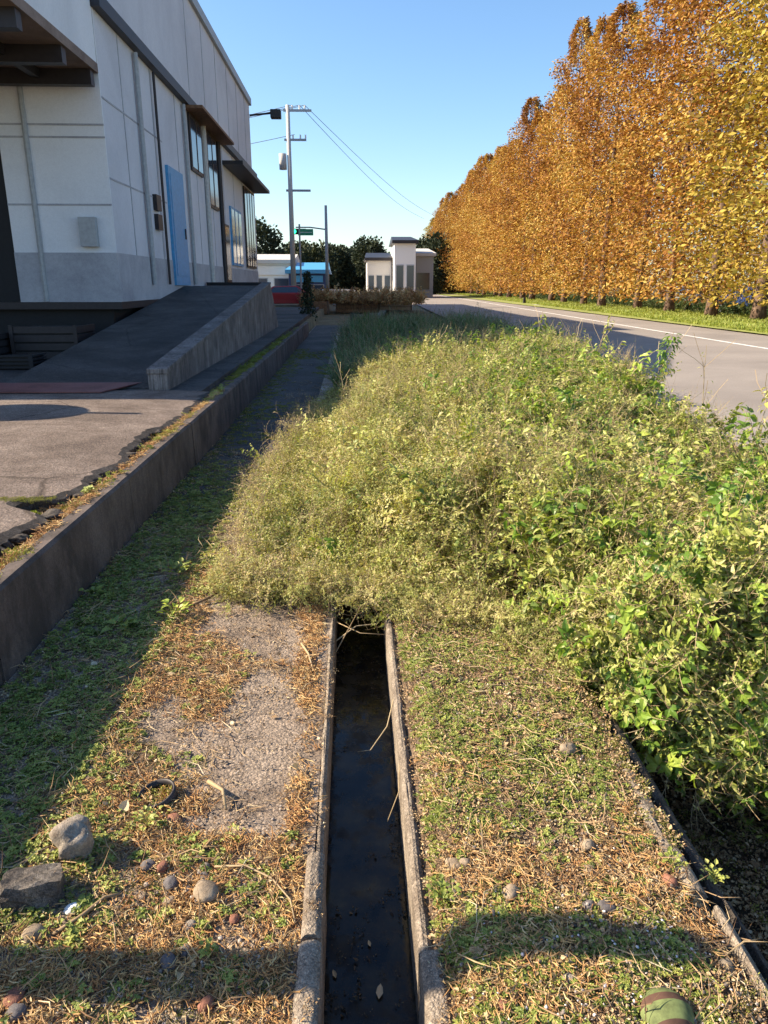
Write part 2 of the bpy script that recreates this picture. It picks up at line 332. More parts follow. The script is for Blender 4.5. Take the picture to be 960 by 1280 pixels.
# road: bends very slightly to the right as it runs away
def road_c(y): return np.interp(y, [-60, 0, 15, 30, 55, 110, 300], [3.9, 3.9, 4.1, 4.4, 5.1, 6.4, 12])
def strip(name, offs, ys, z, mat, kind='structure'):
    mb = MB(); n = len(offs)
    for y in ys:
        for o_ in offs: mb.v.append((road_c(y)+o_, y, z))
    for j in range(len(ys)-1):
        for k in range(n-1): mb.f.append((j*n+k, j*n+k+1, (j+1)*n+k+1, (j+1)*n+k)); mb.t.append(.5)
    return tag(mb.build(name, mat), kind=kind)
RY = [-60, -20, 0, 5, 10, 15, 20, 25, 30, 40, 55, 80, 110, 160, 220, 300]
strip('road', [0, 2, 4, 6, 8.4, 9.3], RY, .03, M['road'])
strip('road_edge_line', [6.60, 6.74], RY, .034, M['paint'])
strip('far_kerb_strip', [9.3, 9.55], RY, .07, M['lt'])
# distant yard the road runs into, pale in the sun
tag(MB().add([(-14, 62, .0), (10, 62, .0), (12, 140, .0), (-30, 140, .0)], [(0, 1, 2, 3)]).build('far_forecourt', M['beige']), kind='structure')

# yard slab at wall-top height, broken along its edge
edge_y = np.arange(-1, 8.9, .03)
ex = -1.69 - .22*sstep(4.35, 4.2, edge_y)*sstep(3.95, 4.15, edge_y) + .10*(fbm(edge_y, edge_y*0+2, 1.7, 3)-.5)*2 + .07*(vnoise(edge_y, edge_y*0, 8)-.5) + .035*(vnoise(edge_y, edge_y*0+5, 28)-.5)
ex = np.minimum(ex, -1.61)
mb = MB(); n = len(edge_y)
xsL = np.array([-14, -8, -5, -3.5, -2.6, -2.1])
zt = lambda x, y: .445 + .010*fbm(x, y, 1.2, 3) - .02*sstep(-2.0, -1.6, x)
for j, y in enumerate(edge_y):
    for x in list(xsL)+[ex[j]-.05, ex[j]]: mb.v.append((x, y, float(zt(x, y)) - (.018 if x == ex[j] else 0)))
    mb.v.append((ex[j]+random.uniform(-.01, .03), y+random.uniform(-.015, .015), .405+random.uniform(-.012, .012)))
    mb.v.append((ex[j]+random.uniform(-.03, .05), y+random.uniform(-.015, .015), .37+random.uniform(-.012, .012)))
    mb.v.append((ex[j]+random.uniform(-.02, .06), y, .30))
k = len(xsL)+5
for j in range(n-1):
    for c in range(k-1): mb.f.append((j*k+c, j*k+c+1, (j+1)*k+c+1, (j+1)*k+c)); mb.t.append(.5)
yard = mb.build('yard_pavement', [M['yard'], M['broken']]); tag(yard, kind='structure')
for i, p in enumerate(yard.data.polygons):
    if i % (k-1) >= k-5: p.material_index = 1
tag(MB().box(-14, -1.8, 8.88, 42, .30, .438).build('yard_base', M['deck']), kind='structure')
# silt between yard slab and wall
sheet('silt_strip', np.linspace(-2.15, -1.57, 18), np.arange(-.5, 24, .06), lambda x, y: .325+.055*fbm(x, y, 7, 3)+.05*sstep(-1.70, -1.60, x), M['dirt'])

# ---------------------------------------------------------------- retaining wall
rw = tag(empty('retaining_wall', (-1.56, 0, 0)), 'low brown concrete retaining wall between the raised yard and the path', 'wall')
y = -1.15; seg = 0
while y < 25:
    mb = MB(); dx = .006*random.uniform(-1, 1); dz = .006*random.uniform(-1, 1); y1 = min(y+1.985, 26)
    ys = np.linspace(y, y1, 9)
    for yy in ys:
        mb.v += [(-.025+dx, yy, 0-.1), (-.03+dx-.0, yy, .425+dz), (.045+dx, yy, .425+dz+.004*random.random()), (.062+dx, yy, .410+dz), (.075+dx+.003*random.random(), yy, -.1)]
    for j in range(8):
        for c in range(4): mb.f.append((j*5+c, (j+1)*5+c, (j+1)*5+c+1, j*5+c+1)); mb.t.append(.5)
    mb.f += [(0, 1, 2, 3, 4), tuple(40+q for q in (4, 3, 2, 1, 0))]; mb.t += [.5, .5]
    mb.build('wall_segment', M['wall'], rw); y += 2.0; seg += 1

# ---------------------------------------------------------------- drain channel
dr = tag(empty('drain_channel', (0.025, 0, 0)), 'narrow open concrete drain channel with dark standing water', 'drain')
def rough_kerb(name, x0, x1, y0, y1, zt_, mat, seed, zb=-.45, chip=.008):
    rs = random.Random(seed); mb = MB(); ny = max(3, int((y1-y0)/.013)); ys = np.linspace(y0, y1, ny); nx = 6
    for yy in ys:
        e = chip*(1.6*float(vnoise(yy, seed, 9))**2+.5*rs.random()); f = chip*(1.2*float(vnoise(yy, seed+9, 11))**2+.4*rs.random())
        row = [(x0+f, zb), (x0+f*.5, zt_-.008-f)]
        for q in range(nx):
            t = q/(nx-1); row.append((x0+.008+f+(x1-x0-.016-e-f)*t, zt_+.0008*rs.random()+.005*float(vnoise(yy+x0, seed+t*.3, 7))-.003*(q in (0, nx-1))))
        row += [(x1-e*.5, zt_-.008-e), (x1, zb)]
        mb.v += [(a-.025, yy, b_) for a, b_ in row]
    m_ = nx+4
    for j in range(ny-1):
        for c in range(m_-1): mb.f.append((j*m_+c, (j+1)*m_+c, (j+1)*m_+c+1, j*m_+c+1)); mb.t.append(.5)
    mb.f += [tuple(range(m_)), tuple(range((ny-1)*m_, ny*m_))[::-1]]; mb.t += [.5, .5]
    o = mb.build(name, mat, dr, smooth=True); o.data.set_sharp_from_angle(angle=R(28)); return o
rough_kerb('kerb_block', -.160, -.098, -.4, 1.495, .040, M['kerb'], 1, chip=.005)
rough_kerb('kerb_block', -.155, -.100, 1.507, 1.80, .044, M['kerb'], 2, chip=.005)
rough_kerb('side_wall', -.136, -.108, 1.81, 3.2, .010, M['kerb'], 3, chip=.003)
rough_kerb('side_wall', -.136, -.106, 3.21, 5.2, .012, M['kerb'], 4, chip=.003)
rough_kerb('side_wall', -.136, -.108, 5.21, 14, .012, M['kerb'], 5, chip=.003)
rough_kerb('side_wall', .152, .220, -.4, 1.47, .020, M['kerb'], 6, chip=.004)
rough_kerb('side_wall', .150, .188, 1.476, 3.4, .012, M['kerb'], 7, chip=.003)
rough_kerb('side_wall', .151, .188, 3.41, 14, .012, M['kerb'], 8, chip=.003)
tag(MB().add([(-.11, -.4, -.24), (.16, -.4, -.24), (.16, 14, -.24), (-.11, 14, -.24)], [(0, 1, 2, 3)]).build('drain_water', M['water']), kind='structure')

# edge of the bank towards the ditch: chipped concrete slabs with a thin lip
ce = tag(empty('ditch_edging', (.95, 0, 0)), 'chipped concrete edging slabs along the ditch right of the earth verge', 'edging')
def edging(name, y0, y1, x0, x1, zt_, mat, seed, amp):
    rs = random.Random(seed); mb = MB(); ny = max(4, int((y1-y0)/.035)); ys = np.linspace(y0, y1, ny); m_ = 6
    for j, yy in enumerate(ys):
        e = amp*(.25*rs.random()+1.3*float(vnoise(yy, seed+3, 8))**2); g = amp*2.2*float(vnoise(yy, seed, 4))
        for a, z_ in ((x0+g, zt_-.09), (x0+g+.012, zt_-.003+.001*rs.random()), ((x0+x1)/2+g*.3, zt_+.007*float(vnoise(yy, seed, 9))), (x1-.012-e, zt_+.002*float(vnoise(yy, seed+5, 9))), (x1-e*.4, zt_-.012), (x1, -.62)):
            mb.v.append((a-.95, yy, z_))
    for j in range(ny-1):
        for c in range(m_-1): mb.f.append((j*m_+c, (j+1)*m_+c, (j+1)*m_+c+1, j*m_+c+1)); mb.t.append(.5)
    mb.f += [tuple(range(m_)), tuple(range((ny-1)*m_, ny*m_))[::-1]]; mb.t += [.5, .5]
    o = mb.build(name, mat, ce, smooth=True); o.data.set_sharp_from_angle(angle=R(28)); return o
edging('edging_slab', -.4, 1.56, .94, .985, .042, M['kerb'], 11, .010)
edging('edging_slab', 1.60, 2.14, .865, .962, .050, M['kerb'], 12, .022)
edging('edging_slab', 2.17, 3.2, .885, .955, .040, M['kerb'], 13, .02)
edging('edging_slab', 3.22, 8, .88, .965, .03, M['kerb'], 14, .02)
edging('lip', -.4, 1.62, .990, 1.045, .0, M['broken'], 15, .012)
edging('lip', 1.63, 2.6, .972, 1.040, -.005, M['broken'], 16, .018)
edging('lip', 2.61, 8, .975, 1.04, -.01, M['broken'], 17, .018)

# ---------------------------------------------------------------- loading ramp
lr = tag(empty('loading_ramp', (-3.3, 9, .44)), 'dark asphalt ramp with streaked concrete side wall climbing to the loading dock', 'ramp')
def part_hexa(name, pts, mat, par, off, bev=0):
    o = MB().hexa([tuple(Vector(p)-Vector(off)) for p in pts]).build(name, mat, par)
    if bev: bevel(o, bev)
    return o
of = (-3.3, 9, .44)
part_hexa('ramp_deck', [(-4.3, 9.1, .30), (-2.42, 9.1, .30), (-2.42, 20, .30), (-4.3, 20, .30), (-4.3, 9.1, .452), (-2.42, 9.1, .452), (-2.42, 20, 1.60), (-4.3, 20, 1.60)], M['deck'], lr, of)
part_hexa('dock_landing', [(-4.3, 20.003, .30), (-2.42, 20.003, .30), (-2.42, 23, .30), (-4.3, 23, .30), (-4.3, 20.003, 1.60), (-2.42, 20.003, 1.60), (-2.42, 23, 1.60), (-4.3, 23, 1.60)], M['deck'], lr, of)
part_hexa('side_wall', [(-2.417, 8.9, .30), (-2.20, 8.9, .30), (-2.20, 23, .30), (-2.417, 23, .30), (-2.417, 8.9, .635), (-2.20, 8.9, .635), (-2.20, 21, 1.64), (-2.417, 21, 1.64)], M['ramp_wall'], lr, of)
part_hexa('coping', [(-2.43, 8.885, .637), (-2.185, 8.885, .637), (-2.185, 21, 1.642), (-2.43, 21, 1.642), (-2.43, 8.885, .70), (-2.185, 8.885, .70), (-2.185, 21, 1.70), (-2.43, 21, 1.70)], M['ramp_wall'], lr, of, .012)
part_hexa('dock_kerb', [(-4.25, 22.8, 1.603), (-2.43, 22.8, 1.603), (-2.43, 23, 1.603), (-4.25, 23, 1.603), (-4.25, 22.8, 1.70), (-2.43, 22.8, 1.70), (-2.43, 23, 1.70), (-4.25, 23, 1.70)], M['dark'], lr, of)
sp = MB().box(-1.35, 1.35, -.38, .38, 0, .012).build('steel_plate', M['steel'], None, loc=(-3.98, 9.02, .465))
sp.rotation_euler = (R(.8), 0, R(-1)); tag(sp, 'reddish rusty steel plate laid flat at the foot of the ramp', 'plate')
pl = sp.data; pl.vertices[1].co.x -= .25; pl.vertices[5].co.x -= .25

# ---------------------------------------------------------------- warehouse
FX = -4.32
wh = tag(empty('warehouse', (FX, 14.6, .44)), 'large pale warehouse in shade with blue door and a roofed loading bay', 'building')
def wbox(name, x0, x1, y0, y1, z0, z1, mat, par=wh, bev=0):
    o = MB().box(x0-FX, x1-FX, y0-14.6, y1-14.6, z0-.44, z1-.44).build(name, mat, par)
    if bev: bevel(o, bev)
    return o
def wprism(name, x0, x1, prof, mat, par=wh):   # profile in Y,Z extruded along X
    n = len(prof); mb = MB()
    mb.v = [(x0-FX, y_-14.6, z_-.44) for y_, z_ in prof]+[(x1-FX, y_-14.6, z_-.44) for y_, z_ in prof]
    mb.f = [tuple(range(n)), tuple(range(n, 2*n))[::-1]]+[(i, i+n, (i+1) % n+n, (i+1) % n) for i in range(n)]; mb.t = [.5]*len(mb.f)
    bm = bmesh.new(); o = mb.build(name, mat, par); bm.from_mesh(o.data); bmesh.ops.recalc_face_normals(bm, faces=bm.faces); bm.to_mesh(o.data); bm.free(); return o
wprism('lower_wall', -14, FX, [(14.6, 2.2), (36, 2.2), (36, 6.2), (14.6, 6.2)], M['plaster2'])
wprism('upper_wall', -14, FX-.05, [(14.62, 6.2), (36, 6.2), (36, 9.2), (23, 9.2), (14.62, 6.9)], M['plaster2'])
wbox('front_wall', -6.15, FX+.004, 14.56, 14.6, 1.5, 6.1, M['plaster'])
wbox('plinth', -6.15, FX+.015, 14.54, 36.01, 1.33, 2.2, M['dado'])
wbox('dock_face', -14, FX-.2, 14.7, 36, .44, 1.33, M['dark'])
wbox('dock_slab', -14, FX+.03, 14.5, 36.02, 1.2, 1.327, M['dkmetal'])
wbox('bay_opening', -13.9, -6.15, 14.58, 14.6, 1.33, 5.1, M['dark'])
wprism('gutter', FX, FX+.16, [(14.5, 6.1), (36.1, 6.1), (36.1, 6.32), (14.5, 6.32)], M['dkmetal'])
wprism('roof_fascia', FX-.08, FX+.05, [(22.9, 9.05), (36.1, 9.05), (36.1, 9.32), (22.9, 9.32)], M['grey'])
wbox('hidden_shadow_block', -14, -8, 29.5, 41, 6.5, 12.4, M['plaster2'])  # unseen behind the roofline, added so its shadow crosses the road
wbox('hidden_shadow_wing', -20, -8.5, 36.05, 66, .0, 12.0, M['plaster2'])  # unseen behind the warehouse, added to carry the road shadow farther
# canopy over the loading bay in front of the warehouse
wbox('canopy', -14, -8.7, 9.1, 14.53, 5.25, 6.2, M['plaster'])
wbox('canopy', -8.697, FX, 11.0, 14.53, 5.25, 6.2, M['plaster'])
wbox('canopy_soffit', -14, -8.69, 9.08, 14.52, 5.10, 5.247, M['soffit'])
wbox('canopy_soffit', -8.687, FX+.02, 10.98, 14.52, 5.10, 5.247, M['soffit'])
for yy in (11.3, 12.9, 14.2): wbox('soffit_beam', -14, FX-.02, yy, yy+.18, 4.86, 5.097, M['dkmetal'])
for xx in (-5.3, -6.6): wbox('soffit_beam', xx, xx+.12, 11.05, 14.5, 4.95, 5.094, M['dkmetal'])
wbox('bay_side_wall', -14.2, -14, 9.1, 14.5, .44, 5.3, M['dado'])
# door, windows, pipes, louvres on the long side
def opening(name, y0, y1, z0, z1, fm, pm, bars=0):
    f = wbox(name, FX+.001, FX+.06, y0, y1, z0, z1, fm)
    p_ = MB().box(FX+.055-FX, FX+.066-FX, y0+.09-14.6, y1-.09-14.6, z0+.09-.44, z1-.09-.44).build('pane', pm, f)
    for i in range(bars):
        yy = y0+(y1-y0)*(i+1)/(bars+1); MB().box(.064, .078, yy-.03-14.6, yy+.03-14.6, z0+.05-.44, z1-.05-.44).build('bar', fm, f)
    return f
d = wbox('door', FX+.001, FX+.07, 19.0, 20.6, 1.62, 4.3, M['blue'])
MB().box(.068, .082, 19.15-14.6, 20.45-14.6, 1.4, 3.7).build('door_panel', M['blue'], d)
MB().box(.081, .11, 20.3-14.6, 20.36-14.6, 2.3, 2.55).build('handle', M['dkmetal'], d)
opening('window', 22.0, 23.6, 4.6, 6.0, M['dkmetal'], M['glass'], 1)
opening('window', 24.4, 26.0, 3.9, 6.0, M['dkmetal'], M['glass'], 1)
opening('window', 28.4, 31.0, 2.3, 4.3, M['blue'], M['glass'], 2)
opening('window', 32.2, 35.2, 2.3, 5.4, M['dkmetal'], M['glass'], 3)
opening('window', 26.8, 27.8, 1.7, 3.6, M['dkmetal'], M['glass'])
wbox('awning', FX+.01, FX+.5, 21.6, 27, 6.02, 6.09, M['brown'])
wbox('awning', FX+.01, FX+.7, 27.4, 35.9, 5.5, 5.62, M['dkmetal'])
for yy, r_, m_ in ((16.9, .05, 'grey'), (18.3, .03, 'dkmetal'), (21.3, .05, 'grey'), (23.95, .07, 'lt'), (26.4, .07, 'dkmetal')):
    MB().tube([(.07, yy-14.6, 1.2), (.07, yy-14.6, 5.6)], r_, 8).build('downpipe', M[m_], wh)
for yy, zz in ((17.6, 3.2), (17.6, 2.8)): wbox('vent', FX+.001, FX+.09, yy, yy+.4, zz, zz+.32, M['dkmetal'])
MB().tube([(-1.35, -.06, .9), (-1.35, -.06, 5.6)], .05, 8).build('downpipe', M['grey'], wh)
wbox('meter_box', -4.9, -4.6, 14.42, 14.56, 2.3, 2.8, M['grey'])
for z_ in (3.0, 4.1, 4.3): wbox('wall_band', -6.15, FX+.01, 14.548, 14.562, z_, z_+.03, M['dado'])
for q in range(9):
    yy = 15.9+q*2.3
    wbox('panel_joint', FX+.0005, FX+.011, yy, yy+.035, 2.2, 6.08, M['dado'])
    if yy > 22: wbox('panel_joint', FX-.0495, FX-.038, yy, yy+.035, 6.34, 9.03, M['dado'])
for zz in (3.45, 4.75): wbox('panel_joint', FX+.0008, FX+.009, 14.62, 18.9, zz, zz+.03, M['dado'])
# floodlight bracket on the far corner
fl = tag(empty('floodlight', (FX, 35.7, 8.6)), 'dark floodlight on a short arm at the far corner of the warehouse', 'lamp')
MB().tube([(0, 0, 0), (1.0, 0, .1)], .04, 6).build('arm', M['dkmetal'], fl)
bevel(MB().box(.9, 1.35, -.2, .2, -.12, .22).build('lamp_head', M['dkmetal'], fl), .03)

# things standing in the dim bay: stacked crates and pallets
def crate(loc, s, mat, label):
    t = tag(empty('crate', loc), label, 'crate', 'crates in the loading bay')
    a, b_, c = s
    for q in range(4):
        z_ = c*q/4; MB().box(-a/2, a/2, -b_/2, -b_/2+.03, z_+.01, z_+c/4-.02).build('slat', mat, t)
        MB().box(a/2-.03, a/2, -b_/2+.031, b_/2, z_+.01, z_+c/4-.02).build('slat', mat, t)
    for sx in (-1, 1): MB().box(sx*(a/2-.03)-.03, sx*(a/2-.03)+.03, -b_/2-.02, -b_/2-.001, 0, c).build('corner_post', mat, t)
    MB().box(-a/2+.04, a/2-.04, -b_/2+.04, b_/2, 0, c-.05).build('filling', M['dark'], t)
crate((-5.1, 13.2, .45), (1.1, .9, .55), M['dkmetal'], 'large black crate on the dock floor beside the ramp')
crate((-6.2, 12.6, .45), (1.0, .9, .45), M['dkmetal'], 'low black crate left of the large black crate in the bay')
crate((-5.0, 11.5, .45), (.6, .5, .22), M['dark'], 'small dark crate nearest the ramp foot in the bay')

# ---------------------------------------------------------------- unseen things added on the yard to cast shadows into the frame
pp = tag(empty('shadow_post', (-2.1, 1.435, .44)), 'unseen bent pipe post added on the yard to cast the near shadow band', 'post')  # out of view, bent so that its shadow draws the near band
MB().tube([(0, .11, 0), (0, .145, .55), (0, .175, .76), (.0, .235, 1.11), (0, .295, 1.27), (0, .32, 1.42), (.0, .305, 1.60)], [.075, .073, .073, .068, .070, .070, .055], 14).build('pipe', M['grey'], pp, smooth=True)
MB().tube([(0, .11, 0), (0, .11, .03)], .13, 14).build('base_flange', M['grey'], pp)
tm = tag(empty('shadow_mirror', (-5.5, 7.6, .45)), 'unseen round mirror on a pole added to cast the shadow on the yard', 'mirror')  # out of view, disc and posts shaped to cast the yard shadow
MB().tube([(0, 0, 0), (0, 0, 2.3)], .04, 10).build('pole', M['grey'], tm)
mb = MB(); NS = 28
mb.v = [(.05, 0, 1.50)]+[(.05-.04*r2, r1*.50*math.cos(a), 1.50+r1*.46*math.sin(a)) for r1, r2 in ((.5, .3), (1, 1)) for a in [2*math.pi*q/NS for q in range(NS)]]
mb.f = [(0, 1+q, 1+(q+1) % NS) for q in range(NS)]+[(1+q, 1+NS+q, 1+NS+(q+1) % NS, 1+(q+1) % NS) for q in range(NS)]; mb.t = [.5]*len(mb.f)
mb.build('mirror_face', M['silver'], tm, smooth=True)
MB().tube([(-.02, -.85, 0), (-.02, -.85, 1.5)], .055, 8).build('side_post', M['grey'], tm)
MB().tube([(0, 0, 1.2), (-.02, -.85, 1.2)], .045, 8).build('bracket', M['grey'], tm)

# ---------------------------------------------------------------- palettes of small plant pieces
def rv(s=1): return Vector((random.gauss(0, s), random.gauss(0, s), random.gauss(0, s)))
def curve(L, n, lean, droop, wob=.12):
    p = Vector((0, 0, 0)); d = Vector((lean, 0, 1)).normalized(); pts = [p.copy()]
    for i in range(n):
        d = (d + Vector((0, 0, -droop/n)) + rv(wob/math.sqrt(n))).normalized(); p = p + d*(L/n); pts.append(p.copy())
    return pts
def sprig(L, leaves, ls, lean, droop, mats, side=2, wfac=.45, lt=(.0, 1.0), sr=.0022, start=.15, hang=.3, trif=False):
    st = MB(); lf = MB(); idx = []
    stems = [curve(L, 7, lean, droop)]
    main = stems[0]
    for q in range(side):
        i = random.randint(1, 4); o_ = main[i]; a = random.uniform(0, 6.28); c = curve(L*random.uniform(.35, .6), 4, .9, droop, .2)
        rz = Matrix.Rotation(a, 3, 'Z'); stems.append([o_+rz @ p for p in c])
    for s_ in stems: st.tube(s_, [sr*(1-.65*i/len(s_)) for i in range(len(s_))], 3, random.random(), caps=False)
    nt_ = sum(len(s_) for s_ in stems)
    for s_ in stems:
        k = max(2, int(leaves*len(s_)/nt_))
        for j in range(k):
            t = start+(1-start)*(j+random.random()*.6)/k; t = min(t, .999); f = t*(len(s_)-1); i = int(f); p = s_[i].lerp(s_[i+1], f-i); ax = (s_[i+1]-s_[i]).normalized()
            a = random.uniform(0, 6.28); out = Vector((math.cos(a), math.sin(a), random.uniform(-.3, .55)-hang)).normalized()
            out = (out*.9+ax*.35).normalized(); nrm = Vector((0, 0, 1))+rv(.35)
            l_ = ls*random.uniform(.55, 1.15)*(1.1-.35*t); tn = random.uniform(*lt)
            if trif:
                pe = p+out*l_*.7; st.tube([p, pe], .0012, 3, .8, caps=False)
                for da in (-1.1, 0, 1.1):
                    o2 = Matrix.Rotation(da, 3, 'Z') @ out; lf.leaf(pe, o2, nrm+rv(.15), l_*(1 if da == 0 else .85), l_*wfac, min(1, max(0, tn+random.uniform(-.1, .1))), .3)
            else: lf.leaf(p, out, nrm, l_, l_*wfac, tn, random.uniform(.1, .5))
    b0 = len(st.f); st.add(lf.v, lf.f); st.t[b0:] = lf.t
    me = st.mesh('sprig', mats); ar = np.zeros(len(me.polygons), np.int32); ar[b0:] = 1; me.polygons.foreach_set('material_index', ar)
    return me
S = lambda k: [M['stem'], M[k]]
fineweed = variants('fine_weed', [sprig(random.uniform(.22, .34), 78, random.uniform(.022, .033), random.uniform(.1, .8), random.uniform(.2, 1.1), S('dryleaf'), 5, .45, sr=.0011) for _ in range(9)]
                    + [sprig(.28, 66, .028, .5, .6, S('leaf'), 4, .5, sr=.0012) for _ in range(4)])
broad = variants('broad_weed', [sprig(random.uniform(.26, .40), 40, random.uniform(.038, .064), random.uniform(.2, .9), random.uniform(.3, 1.2), S('leaf'), 3, .46, sr=.0016) for _ in range(9)]
                 + [sprig(.3, 44, .026, .5, .7, S('dryleaf'), 4, .4) for _ in range(4)])
vine = variants('vine', [sprig(random.uniform(.25, .4), 9, .080, random.uniform(.4, 1.0), random.uniform(.8, 1.8), S('vine'), 2, .5, trif=True) for _ in range(5)]
                + [sprig(.34, 28, .076, .6, 1.0, S('vine'), 2, .44) for _ in range(5)])
drytwig = variants('dry_twig', [sprig(random.uniform(.22, .4), 10, .02, random.uniform(.2, .9), random.uniform(.3, 1.2), S('dryleaf'), 6, .35, sr=.0013, lt=(.5, 1)) for _ in range(7)])
def blades(n, h, w_, spread, mat):
    mb = MB()
    for _ in range(n):
        a = random.uniform(0, 6.28); r_ = random.uniform(0, spread*.4); o_ = Vector((math.cos(a)*r_, math.sin(a)*r_, 0)); a2 = a+random.gauss(0, .8)
        dd = Vector((math.cos(a2), math.sin(a2), 0)); s_ = Vector((-dd.y, dd.x, 0))*w_*.5; hh = h*random.uniform(.5, 1.1); ln = random.uniform(.15, .8)*hh
        p1 = o_+dd*ln*.35+Vector((0, 0, hh*.6)); p2 = o_+dd*ln+Vector((0, 0, hh*random.uniform(.75, 1)))
        mb.add([o_-s_, o_+s_, p1+s_*.8, p1-s_*.8, p2], [(0, 1, 2, 3), (3, 2, 4)], random.random())
    return mb.mesh('blades', mat)
grassy = variants('grass_tuft', [blades(16, .32, .008, .12, M['darkweed']) for _ in range(4)] + [sprig(.4, 30, .03, .2, .5, S('darkweed'), 3, .4) for _ in range(4)])
shortgrass = variants('short_grass', [blades(16, .05, .004, .08, M['moss']) for _ in range(5)])
def clover(r_, n, mat='clover', hz=.016):
    mb = MB()
    for _ in range(n):
        a = random.uniform(0, 6.28); d_ = r_*math.sqrt(random.random()); c = Vector((math.cos(a)*d_, math.sin(a)*d_, hz*random.uniform(.3, 1.2)*(1.2-d_/r_*.6)))
        s_ = random.uniform(.0045, .0085); k = random.choice((3, 4)); a0 = random.uniform(0, 6.28); tn = random.random()
        for q in range(k):
            aa = a0+6.283*q/k; dd = Vector((math.cos(aa), math.sin(aa), random.uniform(-.1, .45))); mb.leaf(c, dd, Vector((0, 0, 1))+rv(.2), s_*1.3, s_*.95, min(1, max(0, tn+random.uniform(-.15, .15))), .2)
    return mb.mesh('clover', M[mat])
clov = variants('clover', [clover(random.uniform(.018, .034), random.randint(9, 17)) for _ in range(9)])
def mossy(r_, n, mat):
    mb = MB()
    for _ in range(n):
        a = random.uniform(0, 6.28); d_ = r_*math.sqrt(random.random()); c = Vector((math.cos(a)*d_, math.sin(a)*d_, 0)); d = Vector((random.gauss(0, .6), random.gauss(0, .6), 1))
        mb.quad(c, d, rv()+Vector((.01, 0, 0)), random.uniform(.004, .011), .003, random.random())
    return mb.mesh('moss', mat)
moss = variants('moss', [mossy(.03, 60, M['moss']) for _ in range(5)])
def needles(r_, n, Lr, mat, wd=.0017, z=.012):
    mb = MB()
    for _ in range(n):
        a = random.uniform(0, 6.28); d_ = r_*math.sqrt(random.random()); c = Vector((math.cos(a)*d_, math.sin(a)*d_, random.uniform(.001, z))); d = Vector((random.gauss(0, 1), random.gauss(0, 1), random.gauss(0, .25))).normalized()
        L = random.uniform(*Lr); s_ = Vector((-d.y, d.x, .3)).normalized()*wd; cv = Vector((-d.y, d.x, random.uniform(-.3, .6)))*L*random.uniform(-.25, .25)
        m_ = c+d*L*.5+cv; e = c+d*L; up = Vector((0, 0, wd*.8))
        mb.add([c-s_*.6, c+s_*.6, m_+s_, m_-s_, e, c+up, m_+up*1.2], [(0, 5, 6, 3), (5, 1, 2, 6), (3, 6, 4), (6, 2, 4)], random.random())
    return mb.mesh('needles', mat)
need = variants('needle', [needles(.035, 16, (.012, .04), M['needle']) for _ in range(6)])
straw = variants('straw', [needles(.05, 4, (.04, .11), M['litter'], .0016) for _ in range(6)])
def flakes(r_, n, mat, s0=.006, s1=.014):
    mb = MB()
    for _ in range(n):
        a = random.uniform(0, 6.28); d_ = r_*math.sqrt(random.random()); c = Vector((math.cos(a)*d_, math.sin(a)*d_, random.uniform(0, .009))); d = Vector((random.gauss(0, 1), random.gauss(0, 1), random.gauss(0, .35))).normalized(); L = random.uniform(s0, s1)
        mb.leaf(c, d, Vector((0, 0, 1))+rv(.35), L, L*random.uniform(.35, .8), random.random(), random.uniform(-.3, .5))
    return mb.mesh('flakes', mat)
litter = variants('litter', [flakes(.035, 14, M['litter']) for _ in range(7)])
bigleaf = variants('dead_leaf', [flakes(.005, 1, M['litter'], .03, .05) for _ in range(7)])
def blob(r_, sub=1, jit=.2, sq=(1, .8, .6), seed=None):
    bm = bmesh.new(); bmesh.ops.create_icosphere(bm, subdivisions=sub, radius=1); rs = random.Random(seed)
    for v in bm.verts:
        k = 1+rs.uniform(-jit, jit); v.co = Vector((v.co.x*sq[0], v.co.y*sq[1], v.co.z*sq[2]))*k*r_
    return bm
def blob_mb(r_, jit, sq, n=1, spread=0, tone=None):
    mb = MB()
    for _ in range(n):
        bm = blob(r_*random.uniform(.4, 1), 1, jit, (random.uniform(.8, 1.2)*sq[0], sq[1], sq[2])); c = Vector((random.uniform(-spread, spread), random.uniform(-spread, spread), r_*.1))
        Rm = Matrix.Rotation(random.uniform(0, 6.28), 3, 'Z'); bm.verts.ensure_lookup_table()
        mb.add([Rm @ v.co+c for v in bm.verts], [tuple(v.index for v in f.verts) for f in bm.faces], random.random()); bm.free()
    return mb
gritv = variants('grit', [blob_mb(.006, .25, (1, .8, .6), 5, .03).mesh('grit', M['grit']) for _ in range(6)])
gravelv = variants('gravel', [blob_mb(.012, .15, (1, .8, .6), 1, 0).mesh('gravel', M['grit'], True) for _ in range(8)])
shellv = variants('shell', [blob_mb(.006, .12, (1, .8, .35), 1, 0).mesh('shell', M['shell'], True) for _ in range(4)])

def place(n, x0, x1, y0, y1, dens, zf, dz=0):
    x = rng.uniform(x0, x1, n); y = rng.uniform(y0, y1, n); k = rng.random(n) < dens(x, y); x, y = x[k], y[k]
    return V3(x, y, zf(x, y)+dz)
def sc_(P, lo, hi): return rng.uniform(lo, hi, len(P))
